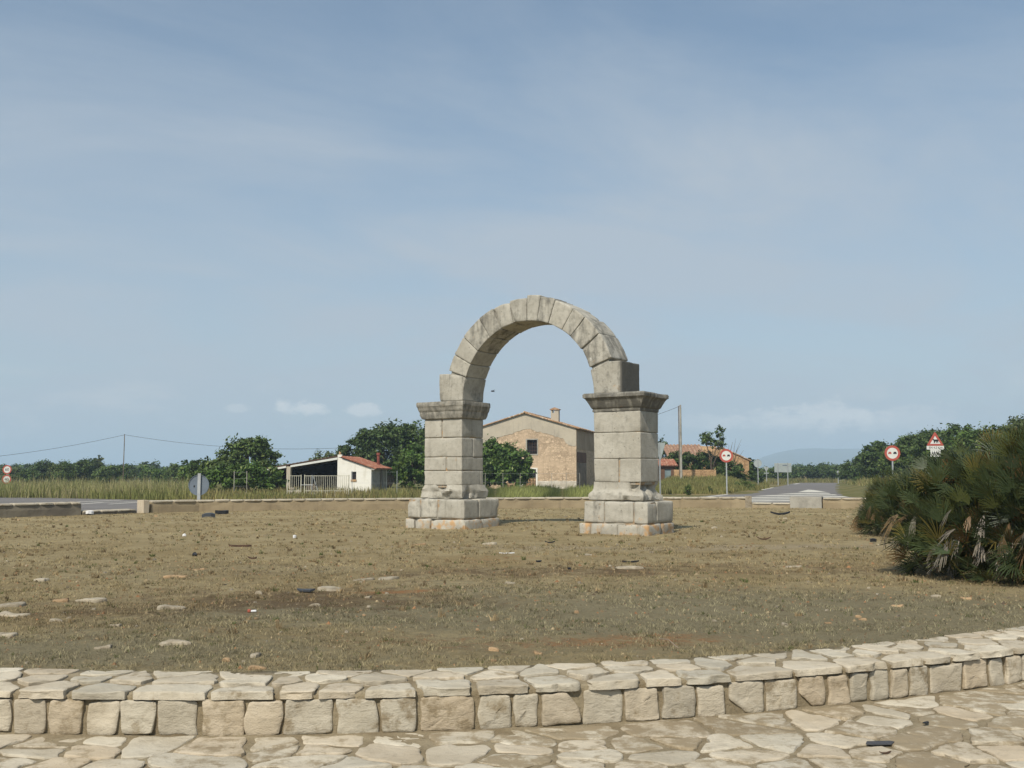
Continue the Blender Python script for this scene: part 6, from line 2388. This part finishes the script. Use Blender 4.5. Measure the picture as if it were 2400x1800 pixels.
scrap('white paper ball on the turf left of the arch', 690, 1264, 9, CHUNK, (-0.7, -0.8, 0.2), 0.05, 'litter', 0.6, lift=0.03)
scrap('crumpled white plastic bag by the dropped section of wall', 210, 1208, 17, CHUNK, (-0.5, -0.4, 0.4), 0.09, 'litter', 0.4, lift=0.05)
scrap('pale bluish strip of plastic film on the turf below the arch', 1188, 1301, 36, BLADE, (0.1, 0.3, 0.2), 0.01, 'litter', 0.0)
scrap('black slate-like flake lying on the paving at right', 2062, 1744, 72, PLATE, (0.03, 0.04, 0.02), 0.006, 'slate', 0.05, z0=-0.292, lift=0.004)
scrap('small dark flake on the paving near the wall at right', 2170, 1697, 20, PLATE, (0.2, 0.1, 0.1), 0.008, 'plastic', 0.5, z0=-0.292, lift=0.004)
scrap('curled dark leaf on the paving beside the black flake', 2075, 1768, 30, BLADE, (0.5, 0.3, 0.3), 0.006, 'rust', 0.2, z0=-0.292, lift=0.004)
# crushed can, red and white
p = P(590, 1439)
k = p.y / FPX
can = thing('wrapper', 'crushed red and white drink carton lying on the dark brown turf', 'litter', (p.x, p.y, float(lawn_z(p.x, p.y)[0])), 0.25)
mb = MB(); rblock(mb, (13 * k, 7 * k, 5 * k), lambda q: q + np.array([4 * k, 0, 3 * k]), 0.012, 0.008, 0.006, 4, (1, 0, 0, 0)); mb.build('white_body', M['litter'], can, True, 40)
mb = MB(); rblock(mb, (7 * k, 7 * k, 7 * k), lambda q: q + np.array([-6 * k, 0, 4 * k]), 0.012, 0.012, 0.006, 5, (1, 0, 0, 0)); mb.build('red_top', M['red'], can, True, 40)
# dry stalk by the wall
mb = MB(); a, b = P(1545, 1512), P(1590, 1524); mb.tube([a + Vector((0, 0, 0.05)), a.lerp(b, 0.5) + Vector((0, 0, 0.06)), b + Vector((0, 0, 0.015))], 0.004, 5)
tag(mb.build('dry_stalk', M['doorwood']), 'thin pale dry stalk lying on the turf by the front wall', 'stalk')

# bird on the wing under the arch
bp = at(1155, 917.5, 48)
body = MB()
body.tube([(-0.11, 0, 0.0), (-0.07, 0, 0.012), (0, 0, 0.012), (0.06, 0, 0.0), (0.13, 0, -0.012)], [0.008, 0.026, 0.03, 0.018, 0.006], 8)
body.add([(-0.04, 0.01, 0.02), (0.03, 0.01, 0.02), (0.05, 0.12, 0.07), (0.09, 0.22, 0.03), (0.01, 0.12, 0.075), (-0.04, 0.01, 0.012), (0.03, 0.01, 0.012)], [(0, 1, 2, 4), (4, 2, 3), (5, 4, 2, 6)])
body.add([(-0.04, -0.01, 0.02), (0.03, -0.01, 0.02), (0.05, -0.12, 0.07), (0.09, -0.22, 0.03), (0.01, -0.12, 0.075), (-0.04, -0.01, 0.012), (0.03, -0.01, 0.012)], [(0, 4, 2, 1), (4, 3, 2), (5, 6, 2, 4)])
o = body.build('bird', M['black'], None, True, 40, bp, 0.6)
tag(o, 'small dark bird flying under the arch against the sky', 'bird')

# tan dog in the long grass before the fig tree
dp = place(1197, 90)
me = bpy.data.meshes.new('dog')
J = [(0.0, 0, 0.44), (0.22, 0, 0.45), (0.36, 0, 0.47), (-0.24, 0, 0.46), (-0.36, 0, 0.54), (-0.40, 0, 0.66), (-0.52, -0.01, 0.64), (-0.60, -0.01, 0.62),      # trunk, neck, head, muzzle
     (-0.27, 0.08, 0.26), (-0.28, 0.08, 0.02), (-0.27, -0.08, 0.26), (-0.24, -0.08, 0.02),                                   # fore legs
     (0.30, 0.08, 0.28), (0.40, 0.08, 0.17), (0.36, 0.08, 0.02), (0.28, -0.08, 0.28), (0.38, -0.08, 0.17), (0.34, -0.08, 0.02),   # hind legs with hock
     (0.48, 0, 0.56), (0.52, 0, 0.70), (-0.37, 0.05, 0.78), (-0.37, -0.05, 0.78)]
E_ = [(0, 1), (1, 2), (0, 3), (3, 4), (4, 5), (5, 6), (6, 7), (3, 8), (8, 9), (3, 10), (10, 11), (2, 12), (12, 13), (13, 14), (2, 15), (15, 16), (16, 17), (2, 18), (18, 19), (5, 20), (5, 21)]
R_ = [0.105, 0.09, 0.09, 0.125, 0.085, 0.085, 0.05, 0.035, 0.042, 0.03, 0.042, 0.03, 0.055, 0.03, 0.026, 0.055, 0.03, 0.026, 0.022, 0.014, 0.016, 0.016]
me.from_pydata(J, E_, [])
dog = bpy.data.objects.new('dog', me)
COL.objects.link(dog)
sk = dog.modifiers.new('skin', 'SKIN')
sk.use_smooth_shade = True
for vtx, r in zip(me.skin_vertices[0].data, R_):
    vtx.radius = (r, r)
    vtx.use_root = False
me.skin_vertices[0].data[0].use_root = True
sb = dog.modifiers.new('smooth', 'SUBSURF')
sb.levels = sb.render_levels = 1
me.materials.append(mat_simple('tan_fur', (0.46, 0.30, 0.17), 0.9, 0.25, 6.0))
dog.location = (dp[0], dp[1], dp[2] + 0.12)
dog.rotation_euler.z = math.radians(40)
tag(dog, 'tan dog with raised tail standing in long grass before the fig tree', 'dog')

# rubble and timber behind the barred gate
for (u, w, h, lb, sd) in ((690, 0.75, 0.75, 'pale heap of rubble behind the narrow left leaf of the gate', 1), (728, 0.6, 0.85, 'stack of tan planks behind the wide leaf of the gate', 2)):
    q = place(u, 70)
    mb = MB()
    rr = random.Random(sd)
    if sd == 1:
        for k in range(9):
            s = rr.uniform(0.2, 0.36)
            c = np.array([rr.uniform(-w / 2, w / 2), rr.uniform(-0.2, 0.2), rr.uniform(0.08, h * 0.7)])
            rblock(mb, (s, s * 0.8, s * 0.6), lambda p_, c=c: p_ + c, 0.08, 0.04, 0.02, k, (rr.uniform(.7, 1.1), 0, 0, 0))
        o = mb.build('rubble_heap', M['rock'], None, True, 45, q)
    else:
        for k in range(7):
            mb.box(-w / 2 + rr.uniform(-.04, .04), w / 2 + rr.uniform(-.1, .1), -0.2, 0.2, 0.03 + k * 0.115, 0.03 + k * 0.115 + 0.10, (rr.uniform(.8, 1.1), 0, 0, 0))
        o = mb.build('plank_stack', M['wood'], None, False, None, q)
    tag(o, lb, 'rubble' if sd == 1 else 'planks')

# ------------------------------------------------------------------ air
HAZE = True
if HAZE:
    mb = MB()
    mb.box(-9000, 9000, -60, 9200, -3.4, 165)
    hz = mb.build('haze', bpy.data.materials.new('haze_air'))
    m = hz.data.materials[0]
    m.use_nodes = True
    T = NT(m.node_tree)
    vol = T.n('ShaderNodeVolumePrincipled', {'Color': (0.62, 0.80, 1.0), 'Density': 0.00036, 'Anisotropy': 0.0})
    oo = T.n('ShaderNodeOutputMaterial')
    T.t.links.new(vol.outputs[0], oo.inputs['Volume'])
    tag(hz, kind='stuff')
